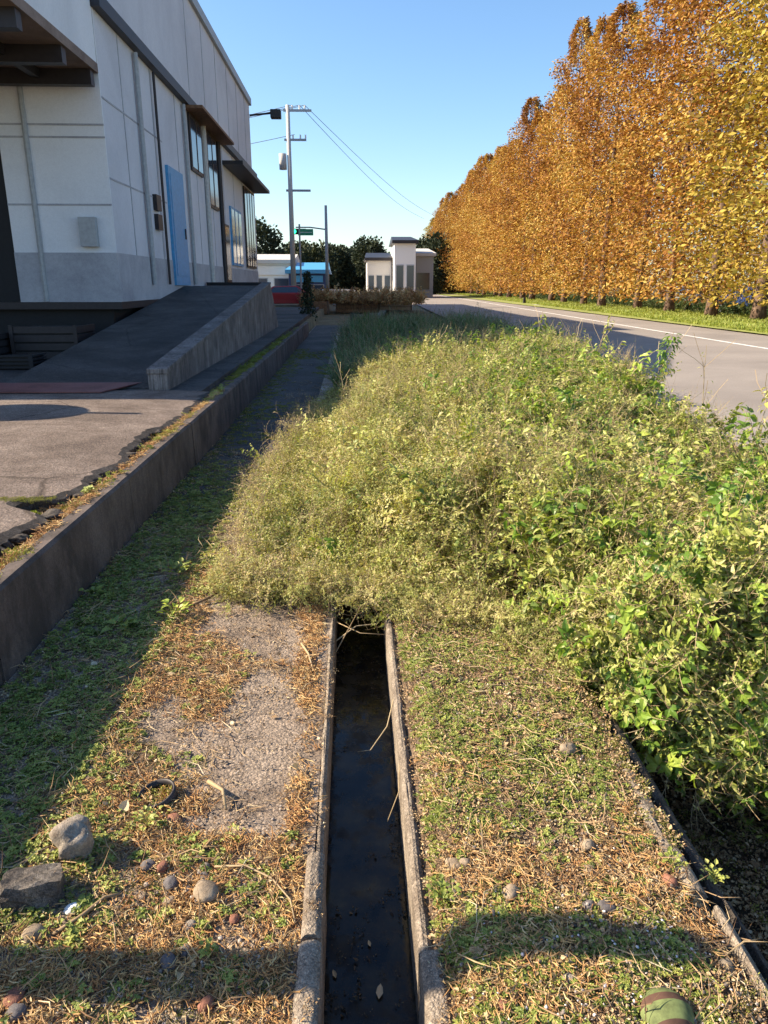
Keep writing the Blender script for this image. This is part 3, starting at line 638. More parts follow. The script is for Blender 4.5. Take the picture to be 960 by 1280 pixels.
# ---- left of the drain
bare = lambda x, y: sstep(.41, .68, fbm(x, y, 2.6, 3, 21)+.55*np.exp(-(((x+.38)/.17)**2+((y-2.45)/.55)**2))-.25*sstep(-.7, -.95, x)-.5*sstep(2.0, 1.75, y)-.30*sstep(-.26, -.19, x)*(y < 3)) * sstep(-.92, -.78, x)
bed = lambda x, y: sstep(-.80, -1.0, x)*sstep(7.0, 5.0, y)
P = place(9000, -1.47, -.2, 1.0, 7, lambda x, y: np.clip(bed(x, y)*(.35+.9*sstep(.35, .6, fbm(x, y, 3, 3, 2))) + .55*(1-bare(x, y))*sstep(2.3, 1.9, y)*sstep(.42, .6, fbm(x, y, 5, 3, 7)) + .16*(1-bare(x, y))*(x < -.5), 0, 1), z_left)
P = P[(P[:, 0] < -.19)]
scatter('clover_patch', 'low green clover carpeting the shaded foot of the retaining wall', 'clover', P, rots(len(P), .15), sc_(P, .6, 1.35), clov)
P = place(8200, -1.3, -.17, 1.0, 4.2, lambda x, y: np.clip((1-bare(x, y))*(sstep(-1.1, -.85, x)*(.25+.9*sstep(.45, .6, fbm(x, y, 3.2, 3, 31)))+.5*(x > -.27)), 0, 1), z_left, .002)
scatter('fallen_needles', 'orange brown conifer needles drifted over the concrete path', 'needles', P, rots(len(P), .2), sc_(P, .7, 1.3), need)
P = place(7500, -1.5, -.17, 1.0, 7.5, lambda x, y: np.clip((1-.85*bare(x, y))*.75, 0, 1), z_left, .001)
scatter('leaf_litter', 'brown crumbled leaf litter over the concrete path', 'litter', P, rots(len(P), .2), sc_(P, .6, 1.3), litter)
P = place(1500, -1.45, -.18, 1.0, 5, lambda x, y: .25+.6*(1-bare(x, y)), z_left, .006)
scatter('dry_straw', 'thin dry straws strewn over the concrete path', 'straw', P, rots(len(P), .15), sc_(P, .6, 1.3), straw)
P = place(2600, -1.1, -.17, 1.0, 4.2, lambda x, y: np.clip(.35+sstep(2.2, 1.7, y), 0, 1), z_left)
scatter('grit', 'fine grit lying on the concrete path', 'grit', P, rots(len(P), .4), sc_(P, .35, 1.0), gritv)
P = place(700, -1.2, -.19, 1.1, 2.1, lambda x, y: sstep(2.1, 1.7, y), z_left, .003)
scatter('gravel', 'small mixed gravel at the near end of the concrete path', 'gravel', P, rots(len(P), .5), sc_(P, .35, 1.0), gravelv)
P = place(2200, -1.1, -.17, 1.0, 4, lambda x, y: (1-bare(x, y))*sstep(.5, .62, fbm(x, y, 4, 3, 51)), z_left)
scatter('moss', 'yellow green moss in patches on the concrete path', 'moss', P, rots(len(P), .1), sc_(P, .5, 1.1), moss)
# ---- wall foot strip in the yard joint
zs = lambda x, y: .325+.055*fbm(x, y, 7, 3)+.05*sstep(-1.70, -1.60, x)
P = place(4200, -2.05, -1.57, 2.2, 9, lambda x, y: np.clip(sstep(-2.0, -1.8, x)*(.4+fbm(x, y, 3, 2, 3)), 0, 1), zs, .01)
scatter('joint_needles', 'rusty needles filling the joint between yard slab and wall', 'needles', P, rots(len(P), .25), sc_(P, .7, 1.4), need)
P = place(1900, -1.95, -1.57, 2.2, 20, lambda x, y: sstep(.48, .6, fbm(x, y, 2.2, 3, 13)), zs, .02)
scatter('joint_moss', 'green and yellow moss tufts in the yard joint', 'moss', P, rots(len(P), .2), sc_(P, 1.0, 2.2), moss)
P = place(520, -1.9, -1.58, 3.4, 22, lambda x, y: sstep(.47, .6, fbm(x, y, 1.6, 3, 15)), zs, .02)
scatter('joint_weeds', 'small pale weeds sprouting along the top of the wall', 'weeds', P, rots(len(P), .4), sc_(P, 1.0, 2.3), clov)
P = place(900, -2.15, -1.64, 8, 24, lambda x, y: sstep(.4, .6, fbm(x, y, 1.2, 3, 16)), zs, -.01)
scatter('ramp_foot_grass', 'short dark grass between the ramp wall and the retaining wall', 'grass', P, rots(len(P), .3), sc_(P, .5, 1.3), shortgrass)
P = V3(rng.uniform(-3.2, -1.75, 260), 4.32+rng.normal(0, .025, 260), 0*rng.random(260)+.45); P[:, 1] += .10*np.sin(P[:, 0]*4)
scatter('crack_moss', 'line of yellow moss in a crack across the yard slab', 'moss', P, rots(260, .2), rng.uniform(.4, .9, 260), moss)
P = place(4200, -1.49, -.30, 5, 20, lambda x, y: np.clip(sstep(-1.0, -1.45, x)*.8+.6*sstep(.52, .62, fbm(x, y, 1.1, 3, 19)), 0, 1), z_left, .002)
scatter('path_moss', 'dark moss and litter along the shaded path', 'moss', P, rots(len(P), .15), sc_(P, .9, 2.0), moss)
P = place(1600, -1.49, -.35, 5, 16, lambda x, y: np.clip(sstep(-1.15, -1.4, x)*.6+.5*sstep(.5, .62, fbm(x, y, 1.3, 3, 23)), 0, 1), z_left, .002)
scatter('path_litter', 'brown litter along the shaded path', 'litter', P, rots(len(P), .15), sc_(P, .9, 1.8), litter)
P = place(2600, -.85, -.17, 1.3, 4, lambda x, y: .9*bare(x, y), z_left, .0)
scatter('dark_grit', 'fine dark grit sprinkled over the bare concrete', 'grit', P, rots(len(P), .4), sc_(P, .25, .6), gritv)
# ---- right bank
P = place(9500, .21, .93, 1.05, 4.2, lambda x, y: np.clip(.35+.9*sstep(.40, .58, fbm(x, y, 5, 3, 8))-.35*sstep(2.0, 1.5, y), .05, 1), z_right)
scatter('verge_clover', 'small light green clover plants over the earth verge', 'clover', P, rots(len(P), .2), sc_(P, .35, 1.0), clov)
P = place(8200, .20, .95, 1.05, 4.2, lambda x, y: .95+0*x, z_right, .001)
scatter('verge_leaf_litter', 'brown crumbled leaf litter over the earth verge', 'litter', P, rots(len(P), .3), sc_(P, .5, 1.15), litter)
P = place(2600, .22, .93, 1.05, 4.0, lambda x, y: sstep(.45, .6, fbm(x, y, 4, 3, 61))*(.4+.6*sstep(2.4, 1.8, y)), z_right, .004)
scatter('verge_needles', 'orange needles in patches on the earth verge', 'needles', P, rots(len(P), .2), sc_(P, .6, 1.2), need)
P = place(600, .22, .93, 1.05, 4, lambda x, y: .8+0*x, z_right, .008)
scatter('verge_straw', 'dry straws and twiglets on the earth verge', 'straw', P, rots(len(P), .2), sc_(P, .6, 1.3), straw)
P = place(2600, .2, .95, 1.05, 3.6, lambda x, y: .4+.6*sstep(2, 1.5, y), z_right, .002)
scatter('verge_grit', 'brown grit on the earth verge', 'grit', P, rots(len(P), .4), sc_(P, .4, 1.1), gritv)
P = place(2600, .24, .95, 1.05, 2.6, lambda x, y: np.clip(.04+.85*sstep(1.68, 1.35, y)*sstep(.42, .68, x+.5*fbm(x, y, 5, 2, 3)-.2)+.25*sstep(1.7, 1.5, y), 0, 1)*.4, z_right, .014)
scatter('shell_fragments', 'white shell fragments scattered near the end of the earth verge', 'shells', P, rots(len(P), .4), sc_(P, .35, 1.15), shellv)
P = place(900, -1.4, .95, 1.1, 4, lambda x, y: .10*((x < -.2) | (x > .22)), lambda x, y: np.where(x < 0, z_left(x, y), z_right(x, y)), .006)
scatter('dead_leaves', 'curled dead leaves lying about the path and verge', 'leaves', P, rots(len(P), .35), sc_(P, .6, 1.1), bigleaf)
n = 900; y = rng.uniform(1.0, 4.2, n); x = rng.uniform(.85, .958, n); k = (fbm(x, y, 4, 3, 88) > .5) | (y > 2.3); x, y = x[k], y[k]; P = V3(x, y, .045-.4*np.clip(x-.955, 0, 1))
scatter('edging_litter', 'litter and needles caught on the ditch edging', 'litter', P, rots(len(P), .2), sc_(P, .5, 1.1), litter)
scatter('edging_moss', 'yellow moss growing on the ditch edging', 'moss', P[::2], rots(len(P[::2]), .2), sc_(P[::2], .5, 1.1), moss)
n = 500; y = rng.uniform(1.0, 3.8, n); x = np.where(rng.random(n) < .5, -.128+rng.normal(0, .012, n), .19+rng.normal(0, .010, n)); k = fbm(x*0, y, 5, 3, 99) > .48; P = V3(x, y, np.where(y < 1.8, .048, .016)-.022*((x > 0) & (y < 1.5)))[k]
scatter('kerb_litter', 'crumbs of litter caught on the drain kerbs', 'litter', P, rots(len(P), .2), sc_(P, .25, .6), litter)
# ---- ditch
zd = lambda x, y: -.57+.07*fbm(x, y, 3, 3)+.5*sstep(1.75, 2.3, x)
P = place(3600, 1.05, 2.2, 1.0, 4.2, lambda x, y: .95+0*x, zd, .004)
scatter('ditch_leaf_litter', 'dark rotting leaves on the bed of the ditch', 'litter', P, rots(len(P), .3), sc_(P, .8, 2.0), litter)
P = place(800, 1.05, 2.2, 1.0, 4.2, lambda x, y: sstep(.48, .6, fbm(x, y, 2.5, 3, 5)), zd, .004)
scatter('ditch_moss', 'dark green moss on the bed of the ditch', 'moss', P, rots(len(P), .3), sc_(P, 1, 2.2), moss)

# ---------------------------------------------------------------- the weed thicket
def Hf(x, y):
    """height of the top of the thicket"""
    h = np.interp(x, [-.95, -.6, -.2, .3, .9, 1.5, 2.3, 3.4, 4.0], [.08, .18, .34, .50, .62, .72, .80, .80, .35])
    h = h*(1+.045*(np.clip(y, 2, 8)-4)) + .36*(fbm(x, y, .9, 3, 41)-.5) + .24*(fbm(x, y, 2.6, 2, 44)-.5)
    return h
def front(x):  return np.interp(x, [-1, -.72, -.1, .2, .62, .93, 1.1, 1.4, 2.2, 4], [4.3, 3.85, 3.78, 3.62, 3.42, 2.95, 2.62, 2.45, 2.35, 2.3])
def leftx(y): return np.interp(y, [3.6, 4.3, 5.2, 6.5, 8, 10, 14], [-.55, -.65, -.70, -.69, -.58, -.36, -.22])
def rightx(y): return np.interp(y, [2, 4, 6, 8, 10, 14], [2.7, 2.7, 2.65, 2.85, 3.1, 3.5])
def weeds(n, x0, x1, y0, y1, dens, top=True, off=(.12, .30), tilt=.5, ed=.35):
    x = rng.uniform(x0, x1, n); y = rng.uniform(y0, y1, n)
    ins = (y > front(x)) & (x > leftx(y)) & (x < rightx(y)); k = ins & (rng.random(n) < dens(x, y)); x, y = x[k], y[k]
    H = Hf(x, y)*(.25+.75*sstep(-.02, ed+.45*sstep(.6, -.2, x), np.minimum(np.minimum(y-front(x), x-leftx(y)), rightx(y)-x)))
    z = np.maximum(H - rng.uniform(off[0], off[1], len(x)), -.02)
    r = rots(len(x), tilt); return V3(x, y, z), r
mixw = lambda x, y: sstep(.1, 1.5, x+.7*(fbm(x, y, 1.3, 3, 71)-.5))      # 0 fine dry weeds .. 1 broad leaves
P, r = weeds(27000, -1, 4, 2.2, 11.2, lambda x, y: .95*(1-.85*mixw(x, y))*sstep(.34, .48, fbm(x, y, 2.4, 3, 77)))
th = scatter('weed_thicket', 'dense sunlit thicket of fine grey green and straw coloured weeds', 'weeds', P, r, sc_(P, .6, 1.1), fineweed)
P, r = weeds(19000, -.8, 4, 2.2, 11.2, lambda x, y: .10+.75*mixw(x, y)*sstep(.34, .50, fbm(x, y, 2.0, 3, 79)))
scatter('broad_leaf_weeds', 'broad leafed yellow green weeds filling the right of the thicket', 'weeds', P, r, sc_(P, .6, 1.15), broad)
P, r = weeds(6500, -.7, 4, 2.2, 11.2, lambda x, y: .8*sstep(.50, .62, fbm(x, y, 1.1, 3, 83)+.08*sstep(1.0, 2.0, x)+.14*sstep(5.0, 3.2, y)*(x > 1)-.10*(x < .8)), off=(.08, .24))
scatter('bright_vines', 'bright green trifoliate vine leaves climbing through the thicket', 'vine', P, r, sc_(P, .6, 1.1), vine)
P, r = weeds(4200, -1, 4, 2.2, 11.2, lambda x, y: .3+.4*(x < .2), off=(.05, .2), tilt=.7)
scatter('dry_stalks', 'tangled dry pale stalks throughout the thicket', 'stalks', P, r, sc_(P, .6, 1.1), drytwig)
P, r = weeds(4200, -1, 4, 2.2, 11.2, lambda x, y: .35+.65*sstep(.45, .6, fbm(x, y, 2, 2, 91)), off=(-.06, .12), tilt=.28)
scatter('upright_stalks', 'thin upright dry stalks standing above the thicket top', 'stalks', P, r, sc_(P, .4, .85), variants('upright_stalk', [sprig(random.uniform(.3, .42), 16, .022, random.uniform(0, .35), random.uniform(0, .35), S('dryleaf'), 4, .4, sr=.0012, lt=(.3, 1)) for _ in range(6)]))
P, r = weeds(11000, -1, 4, 2.2, 11.2, lambda x, y: .8+0*x, off=(.35, .6), tilt=.6)
scatter('undergrowth', 'shaded tangle of stems and leaves inside the thicket', 'weeds', P, r, sc_(P, .8, 1.2), fineweed)
# front face hanging over the ditch
n = 2600; x = rng.uniform(.95, 2.6, n); zf_ = rng.uniform(-.42, .66, n)*np.interp(x, [.95, 1.3], [.5, 1]); yb = front(x)+.03-.10*np.sin((zf_+.3)*3.0)+rng.uniform(-.04, .2, n)+.12*(fbm(x, zf_, 3, 2)-.5)*2
k = zf_ > np.interp(x, [.95, 1.2, 1.6, 2.6], [.08, -.2, -.34, -.4])
P = V3(x, yb, zf_)[k]; r = np.stack([rng.normal(1.1, .5, n), rng.normal(0, .5, n), rng.normal(0, .7, n)], 1)[k]
scatter('hanging_weeds', 'broad leafed weeds hanging down over the ditch', 'weeds', P, r, sc_(P, .45, .95), broad)
P2 = P[::4]+rng.normal(0, .03, P[::4].shape)
scatter('hanging_vines', 'bright vine leaves trailing over the ditch edge', 'vine', P2, r[::4], sc_(P2, .5, .95), vine)
P3 = P[::3]+rng.normal(0, .03, P[::3].shape)
scatter('hanging_stalks', 'dry curling stalks hanging over the ditch', 'stalks', P3, r[::3], sc_(P3, .6, 1.2), drytwig)
# trailing fringe on the path side and at the drain
n = 1300; x = rng.uniform(-.8, .95, n); y = front(x)-rng.uniform(-.15, .30, n)*rng.random(n); P = V3(x, y, .02+.12*rng.random(n)); r = np.stack([rng.normal(1.0, .4, n), rng.normal(0, .5, n), rng.normal(0, .9, n)], 1)
k = ~((x > -.13) & (x < .17) & (rng.random(n) < .6)); P, r = P[k], r[k]
scatter('fringe_weeds', 'low trailing weeds along the front edge of the thicket', 'weeds', P, r, sc_(P, .25, .6), fineweed)
scatter('fringe_stalks', 'pale dry stalks poking out of the thicket edge', 'stalks', P[::3], r[::3], sc_(P[::3], .4, .9), drytwig)
n = 260; y = rng.uniform(3.9, 9, n); x = leftx(y)+rng.uniform(-.1, .1, n); P = V3(x, y, .05+.2*rng.random(n)); r = np.stack([rng.normal(0, .4, n), rng.normal(-.9, .4, n), rng.normal(0, .5, n)], 1)
scatter('side_stalks', 'bare pale stalks sticking out over the shaded path', 'stalks', P, r, sc_(P, .5, 1.0), drytwig)
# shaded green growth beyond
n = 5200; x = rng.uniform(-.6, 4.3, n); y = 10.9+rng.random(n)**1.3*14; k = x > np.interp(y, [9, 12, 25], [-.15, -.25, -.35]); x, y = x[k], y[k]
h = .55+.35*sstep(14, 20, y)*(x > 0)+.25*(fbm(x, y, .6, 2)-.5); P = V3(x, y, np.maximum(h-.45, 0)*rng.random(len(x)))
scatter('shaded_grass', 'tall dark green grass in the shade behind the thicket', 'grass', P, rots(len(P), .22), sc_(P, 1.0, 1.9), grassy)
# a few separate tall plants standing out above the thicket
def tall(x, y, h, kind, label, lean=(0, 0)):
    t = tag(empty('tall_weed', (x, y, .0)), label, 'weed', 'tall weeds rising above the thicket')
    lf = MB(); pts = curve(h, 8, .1, .1, .12); pts = [p+Vector((lean[0], lean[1], 0))*(p.z/h)**2 for p in pts]
    MB().tube(pts, [.005*(1-.7*i/9) for i in range(9)], 5, .6).build('stem', M['stem'], t)
    for _ in range({'leaf': 80, 'vine': 170, 'bare': 8}[kind]):
        f = random.uniform(.45, 1)*7.9; i = int(f); p = pts[i].lerp(pts[min(i+1, 8)], f-i); a = random.uniform(0, 6.28)
        o_ = Vector((math.cos(a), math.sin(a), random.uniform(-.9, .2))); l_ = random.uniform(.03, .07)*(1 if kind != 'bare' else .5)
        lf.leaf(p+o_*.05*random.random(), o_, Vector((0, 0, 1))+rv(.3), l_, l_*.45, random.random(), .35)
    lf.build('foliage', M['leaf'] if kind == 'leaf' else (M['vine'] if kind == 'vine' else M['dryleaf']), t)
    br = MB()
    for _ in range(7):
        i = random.randint(4, 7); a = random.uniform(0, 6.28); c = curve(h*.22, 3, .9, -.2, .2); rz = Matrix.Rotation(a, 3, 'Z'); br.tube([pts[i]+rz @ p for p in c], .0018, 3, .9, False)
    tag(br.build('side_shoots', M['stem'], t), kind='stuff')
tall(2.42, 6.1, 1.30, 'vine', 'tallest vine wrapped weed arching against the road')
tall(1.75, 8.0, 1.40, 'leaf', 'leafy weed spike rising before the dark road shadow')
tall(2.75, 8.8, 1.34, 'leaf', 'leafy weed with a drooping tip near the road notch', (.1, 0))
tall(2.0, 7.0, 1.28, 'bare', 'bare dry weed stalk left of the tallest vine')
tall(2.55, 5.2, 1.25, 'bare', 'thin bare weed stalk right of the tallest vine')
tall(2.35, 4.4, 1.10, 'leaf', 'leafy weed at the right edge of the thicket')
tall(.55, 9.2, .98, 'bare', 'pale dry weed stalk at the back left of the thicket')
tall(1.0, 9.3, 1.12, 'leaf', 'pale weed stalk in the middle of the thicket back')
tall(-.12, 9.0, .85, 'bare', 'hooked pale stalk over the shaded path', (-.2, 0))
# young plants in the shade at the wall foot and by the kerb
def rosette(x, y, z, r_, nl, ls, mat, label, up=.5, wf=.6, name='seedling', grp='young weeds on the path'):
    mb = MB()
    for q in range(nl):
        a = 6.283*q/nl*2.4+random.uniform(-.3, .3); d = Vector((math.cos(a), math.sin(a), random.uniform(.1, up))); rr = r_*random.uniform(.1, .9)
        c = Vector((math.cos(a)*rr, math.sin(a)*rr, .01+.04*up*random.random())); mb.leaf(c, d, Vector((0, 0, 1))+rv(.2), ls*random.uniform(.7, 1.2), ls*wf, random.random(), .3)
        mb.quad(Vector((0, 0, 0)), c, Vector((0, 0, 1))+rv(.1), c.length, .002, .5)
    return tag(mb.build(name, M[mat], loc=(x, y, z)), label, 'seedling', grp)
rosette(-1.03, 4.05, .03, .09, 22, .05, 'clover', 'bright seedling near the wall in shade', 1.2)
rosette(-.93, 3.50, .04, .08, 20, .045, 'vine', 'sunlit yellow green seedling at the shadow edge', 1.2)
rosette(-1.15, 3.35, .03, .05, 9, .06, 'clover', 'small round leafed seedling in shade between two others', .9, .85)
rosette(-1.42, 3.75, .03, .05, 8, .05, 'clover', 'dark leafed seedling right against the wall', .9, .8)
rosette(.225, 1.62, .03, .05, 52, .016, 'clover', 'dense round chickweed clump beside the drain kerb', .9, .8, 'chickweed_clump')
rosette(.90, 1.70, .04, .035, 34, .015, 'clover', 'small chickweed clump against the ditch edging', .9, .8, 'chickweed_clump')
rosette(1.03, 1.70, -.02, .04, 30, .016, 'clover', 'small chickweed clump growing in the ditch lip', .9, .8, 'chickweed_clump')
rosette(-.66, 1.95, .03, .05, 30, .02, 'clover', 'green clump in the shadow of the pale stone', .9, .7, 'chickweed_clump')
rosette(-.38, 1.47, .02, .03, 20, .018, 'clover', 'tiny green clump inside the post shadow', .9, .7, 'chickweed_clump')

# ---------------------------------------------------------------- stones, pebbles, twigs
def pebble(x, y, r_, mat, label, sq=(1, .85, .65), jit=.05, seed=0, rz=0, name='pebble', sub=3, cat='pebble', grp='pebbles around the drain', sink=.18):
    bm = blob(1, 2, jit, (1, 1, 1), seed); bmesh.ops.subdivide_edges(bm, edges=bm.edges, cuts=1, use_grid_fill=True, smooth=.6)
    if jit > .08:
        for v in bm.verts: v.co *= 1+.07*math.sin(v.co.x*7+seed)*math.sin(v.co.y*9+v.co.z*5)+random.uniform(-.045, .045)
    me = bpy.data.meshes.new(name)
    for v in bm.verts: v.co = Vector((v.co.x*sq[0], v.co.y*sq[1], v.co.z*sq[2]))*r_
    bm.to_mesh(me); bm.free(); me.materials.append(M[mat]); me.polygons.foreach_set('use_smooth', [True]*len(me.polygons))
    o = link(bpy.data.objects.new(name, me)); z = float(z_left(x, y)) if x < 0 else float(z_right(x, y))
    o.location = (x, y, z+r_*sq[2]*(1-sink*2)); o.rotation_euler = (random.uniform(-.2, .2), random.uniform(-.2, .2), rz)
    return tag(o, label, cat, grp)
PB = [(-.427, 1.70, .034, 'stone_tan', 'largest round tan pebble casting a shadow left of the drain'),
 (-.525, 1.675, .019, 'stone_tan', 'round pale tan pebble left of the largest pebble'),
 (-.45, 1.588, .018, 'stone', 'pale greenish pebble below the largest pebble'),
 (-.535, 1.74, .022, 'stone_grey', 'flat dark grey pebble above the pale tan pebble'),
 (-.615, 1.808, .020, 'stone_grey', 'light grey pebble in the pair near the pale stone'),
 (-.572, 1.797, .019, 'stone_red', 'purplish pebble touching the light grey pebble'),
 (-.473, 1.83, .016, 'stone_grey', 'grey pebble at the top of a cluster of three'),
 (-.452, 1.795, .017, 'stone', 'pale pebble in the middle of a cluster of three'),
 (-.443, 1.762, .018, 'stone_grey', 'bluish pebble at the foot of a cluster of three'),
 (-.336, 1.609, .015, 'stone_red', 'brown pebble right of the largest pebble'),
 (-.266, 1.641, .012, 'stone_tan', 'tiny tan pebble close to the left kerb'),
 (-.48, 1.479, .022, 'stone_grey', 'large blue grey pebble inside the post shadow'),
 (-.447, 1.515, .017, 'stone_grey', 'oval grey pebble at the top edge of the post shadow'),
 (-.366, 1.365, .019, 'stone_red', 'red brown pebble at the lower edge of the shadow'),
 (-.22, 1.336, .013, 'stone', 'small pale pebble nearest the camera by the kerb'),
 (-.588, 2.009, .022, 'stone_red', 'dark purple pebble right of the half buried rim'),
 (-.2, 1.879, .014, 'stone_tan', 'small tan chip beside the end of the kerb block'),
 (-.779, 1.652, .02, 'white', 'chalky white pebble below the asphalt lump'),
 (-.851, 1.571, .026, 'stone_tan', 'tan flat pebble at the left edge of the frame'),
 (-.822, 1.39, .027, 'stone_red', 'red rounded pebble in the bottom left corner'),
 (-.80, 1.35, .022, 'stone_grey', 'grey pebble just below the red one in the corner'),
 (-.62, 1.51, .018, 'stone', 'pale pebble on the shadow edge left of the blue grey one'),
 (.272, 1.753, .024, 'stone_tan', 'angular tan chip above the chickweed clump'),
 (.305, 1.745, .015, 'stone_tan', 'small tan chip touching the angular one'),
 (.679, 1.80, .022, 'stone_tan', 'square tan chip in the middle of the verge'),
 (.655, 1.707, .018, 'stone_tan', 'tan chip just below the square one'),
 (.746, 2.254, .030, 'stone_tan', 'flat tan chip at the far part of the verge'),
 (.412, 1.624, .023, 'stone_tan', 'tan chip on the edge of the shadow on the verge'),
 (.659, 1.575, .023, 'stone_grey', 'flat grey chip inside the shadow on the verge'),
 (.615, 1.585, .018, 'stone_grey', 'smaller grey chip left of the flat one in shadow'),
 (.865, 1.653, .020, 'stone_red', 'pinkish chip beside the ditch edging'),
 (.192, 1.472, .015, 'stone_grey', 'round grey pebble on top of the right kerb'),
 (.905, 1.403, .018, 'stone_tan', 'tan chip at the foot of the ditch edging'),
 (.50, 1.36, .016, 'stone', 'pale pebble near the bottom of the verge'),
 (.33, 1.30, .016, 'stone_red', 'brown pebble near the right kerb at the bottom')]
for i, (x, y, r_, mt, lb) in enumerate(PB): pebble(x, y-.02, r_*1.12, mt, lb, (1, random.uniform(.7, .9), random.uniform(.5, .72)), .16 if ('chip' in lb) else .085, i, random.uniform(0, 6))
pebble(-.845, 1.845, .066, 'stone', 'knobbly pale stone standing in the sun near the left edge', (.85, .8, 1.0), .27, 104, .3, 'pale_stone', cat='stone', grp=None, sink=.18)
# flat-topped asphalt lump
bm = bmesh.new(); bmesh.ops.create_cube(bm, size=1); bmesh.ops.subdivide_edges(bm, edges=bm.edges, cuts=5, use_grid_fill=True)
for v in bm.verts:
    c = v.co; k = 1-.28*(abs(c.y)*2)**3*.4-.2*(abs(c.x)*2)**4*.3
    top = .5+c.z; v.co = Vector((c.x*.21*k*(1-.15*top), c.y*.12*k, c.z*.085+(.012 if c.z > .4 else 0)))+rv(.0032)
me = bpy.data.meshes.new('asphalt_lump'); bm.to_mesh(me); bm.free(); me.materials.append(M['asphalt_lump'])
o = link(bpy.data.objects.new('asphalt_lump', me)); o.location = (-.90, 1.675, .05); o.scale = (.9, .9, .9); o.rotation_euler = (R(-8), R(6), R(12)); tag(o, 'rough dark asphalt lump with a flat top below the pale stone', 'lump')
# broken lumps along the yard edge
for i, (x, y, s_, lb) in enumerate([(-1.72, 3.65, .06, 'broken asphalt lump nearest the left edge of the yard joint'), (-1.70, 4.05, .075, 'broken asphalt lump at the bend of the yard slab edge'), (-1.68, 4.45, .06, 'mossy broken asphalt lump beside the yard slab corner'), (-1.70, 5.6, .05, 'broken asphalt lump halfway along the yard joint'), (-1.72, 6.5, .05, 'broken asphalt lump farthest along the yard joint')]):
    o = pebble(x, y, s_, 'broken', lb, (1.0, .8, .42), .34, 300+i, i, 'broken_lump', cat='lump', grp='broken lumps in the yard joint'); o.location.z = .40
# half-buried rim
hb = tag(empty('buried_pot_rim', (-.665, 2.10, .018)), 'half buried round pot rim filled with yellow moss and needles', 'pot')
mb = MB(); NS = 30
mb.v = [(r_*math.cos(a), r_*.9*math.sin(a), z_) for r_, z_ in ((.062, -.02), (.066, .022), (.060, .024), (.055, -.0)) for a in [6.2832*q/NS for q in range(NS)]]
mb.f = [(j*NS+q, j*NS+(q+1) % NS, (j+1)*NS+(q+1) % NS, (j+1)*NS+q) for j in range(3) for q in range(NS)]; mb.t = [.5]*len(mb.f)
rm = mb.build('rim', M['dkmetal'], hb, True); hb.rotation_euler = (R(10), R(-14), 0)
mb = MB()
for _ in range(220):
    a = random.uniform(0, 6.28); d_ = .056*math.sqrt(random.random()); mb.quad((d_*math.cos(a), d_*.9*math.sin(a), .002), (random.gauss(0, .7), random.gauss(0, .7), 1), rv(), .012, .004, random.random())
mb.build('moss_fill', M['moss'], hb)
def twig(pts, r_, lb, mat='stem', tone=.5, sides=6):
    c = Vector(pts[0]); o = MB().tube([Vector(p)-c for p in pts], [r_*(1-.5*i/len(pts)) for i in range(len(pts))], sides, tone).build('twig', M[mat], loc=c, smooth=True)
    return tag(o, lb, 'twig', 'twigs on the path and drain')
twig([(-.42, 1.77, .03), (-.33, 1.765, .035), (-.25, 1.72, .03), (-.19, 1.64, .03), (-.17, 1.56, .025)], .0035, 'long curved straw twig beside the left kerb', tone=.95)
twig([(-.40, 1.60, .03), (-.33, 1.645, .03), (-.27, 1.69, .03)], .0022, 'short straight twig under the curved one', tone=.7)
twig([(-.80, 1.55, .03), (-.74, 1.60, .04), (-.70, 1.66, .04), (-.66, 1.67, .04)], .006, 'dark forked twig near the chalky pebble', tone=.05)
twig([(-.87, 3.62, .03), (-.80, 3.68, .04), (-.73, 3.76, .05)], .009, 'short dark stick at the front of the thicket', tone=.02)
twig([(-.51, 2.16, .03), (-.45, 2.10, .04), (-.43, 2.03, .02)], .008, 'pale curled bark strip on the bare concrete', tone=1.0)
twig([(-.26, 3.18, .02), (-.22, 3.06, .03), (-.19, 2.92, .02)], .006, 'pale broken stick beside the drain edge', tone=1.0)
twig([(.16, 2.75, .0), (.12, 2.60, -.06), (.05, 2.50, -.1), (-.0, 2.52, -.12)], .0024, 'thin root curling from the right drain wall', tone=.9)
twig([(.155, 2.35, .0), (.145, 2.22, -.08), (.10, 2.14, -.14)], .0022, 'short root dangling below the curling one', tone=.9)
twig([(-.10, 3.30, -.03), (-.0, 3.40, -.0), (.10, 3.42, .0), (.17, 3.5, .03)], .0032, 'pale stick bridging the drain under the thicket', tone=.9)
twig([(-.10, 3.22, -.05), (-.04, 3.36, -.0), (.03, 3.55, .05)], .0028, 'second stick crossing the drain at a steep angle', tone=.8)
twig([(-.10, 3.45, -.0), (.02, 3.36, -.02), (.14, 3.34, -.02)], .0026, 'third stick lying across the drain', tone=.75)
twig([(.42, 2.02, .05), (.48, 1.97, .05), (.55, 1.94, .05)], .003, 'straight pale twig in the middle of the verge', tone=1.0)
twig([(.70, 1.75, .05), (.735, 1.68, .05), (.77, 1.62, .05)], .0045, 'thick pale twig pointing to the shadow on the verge', tone=.95)
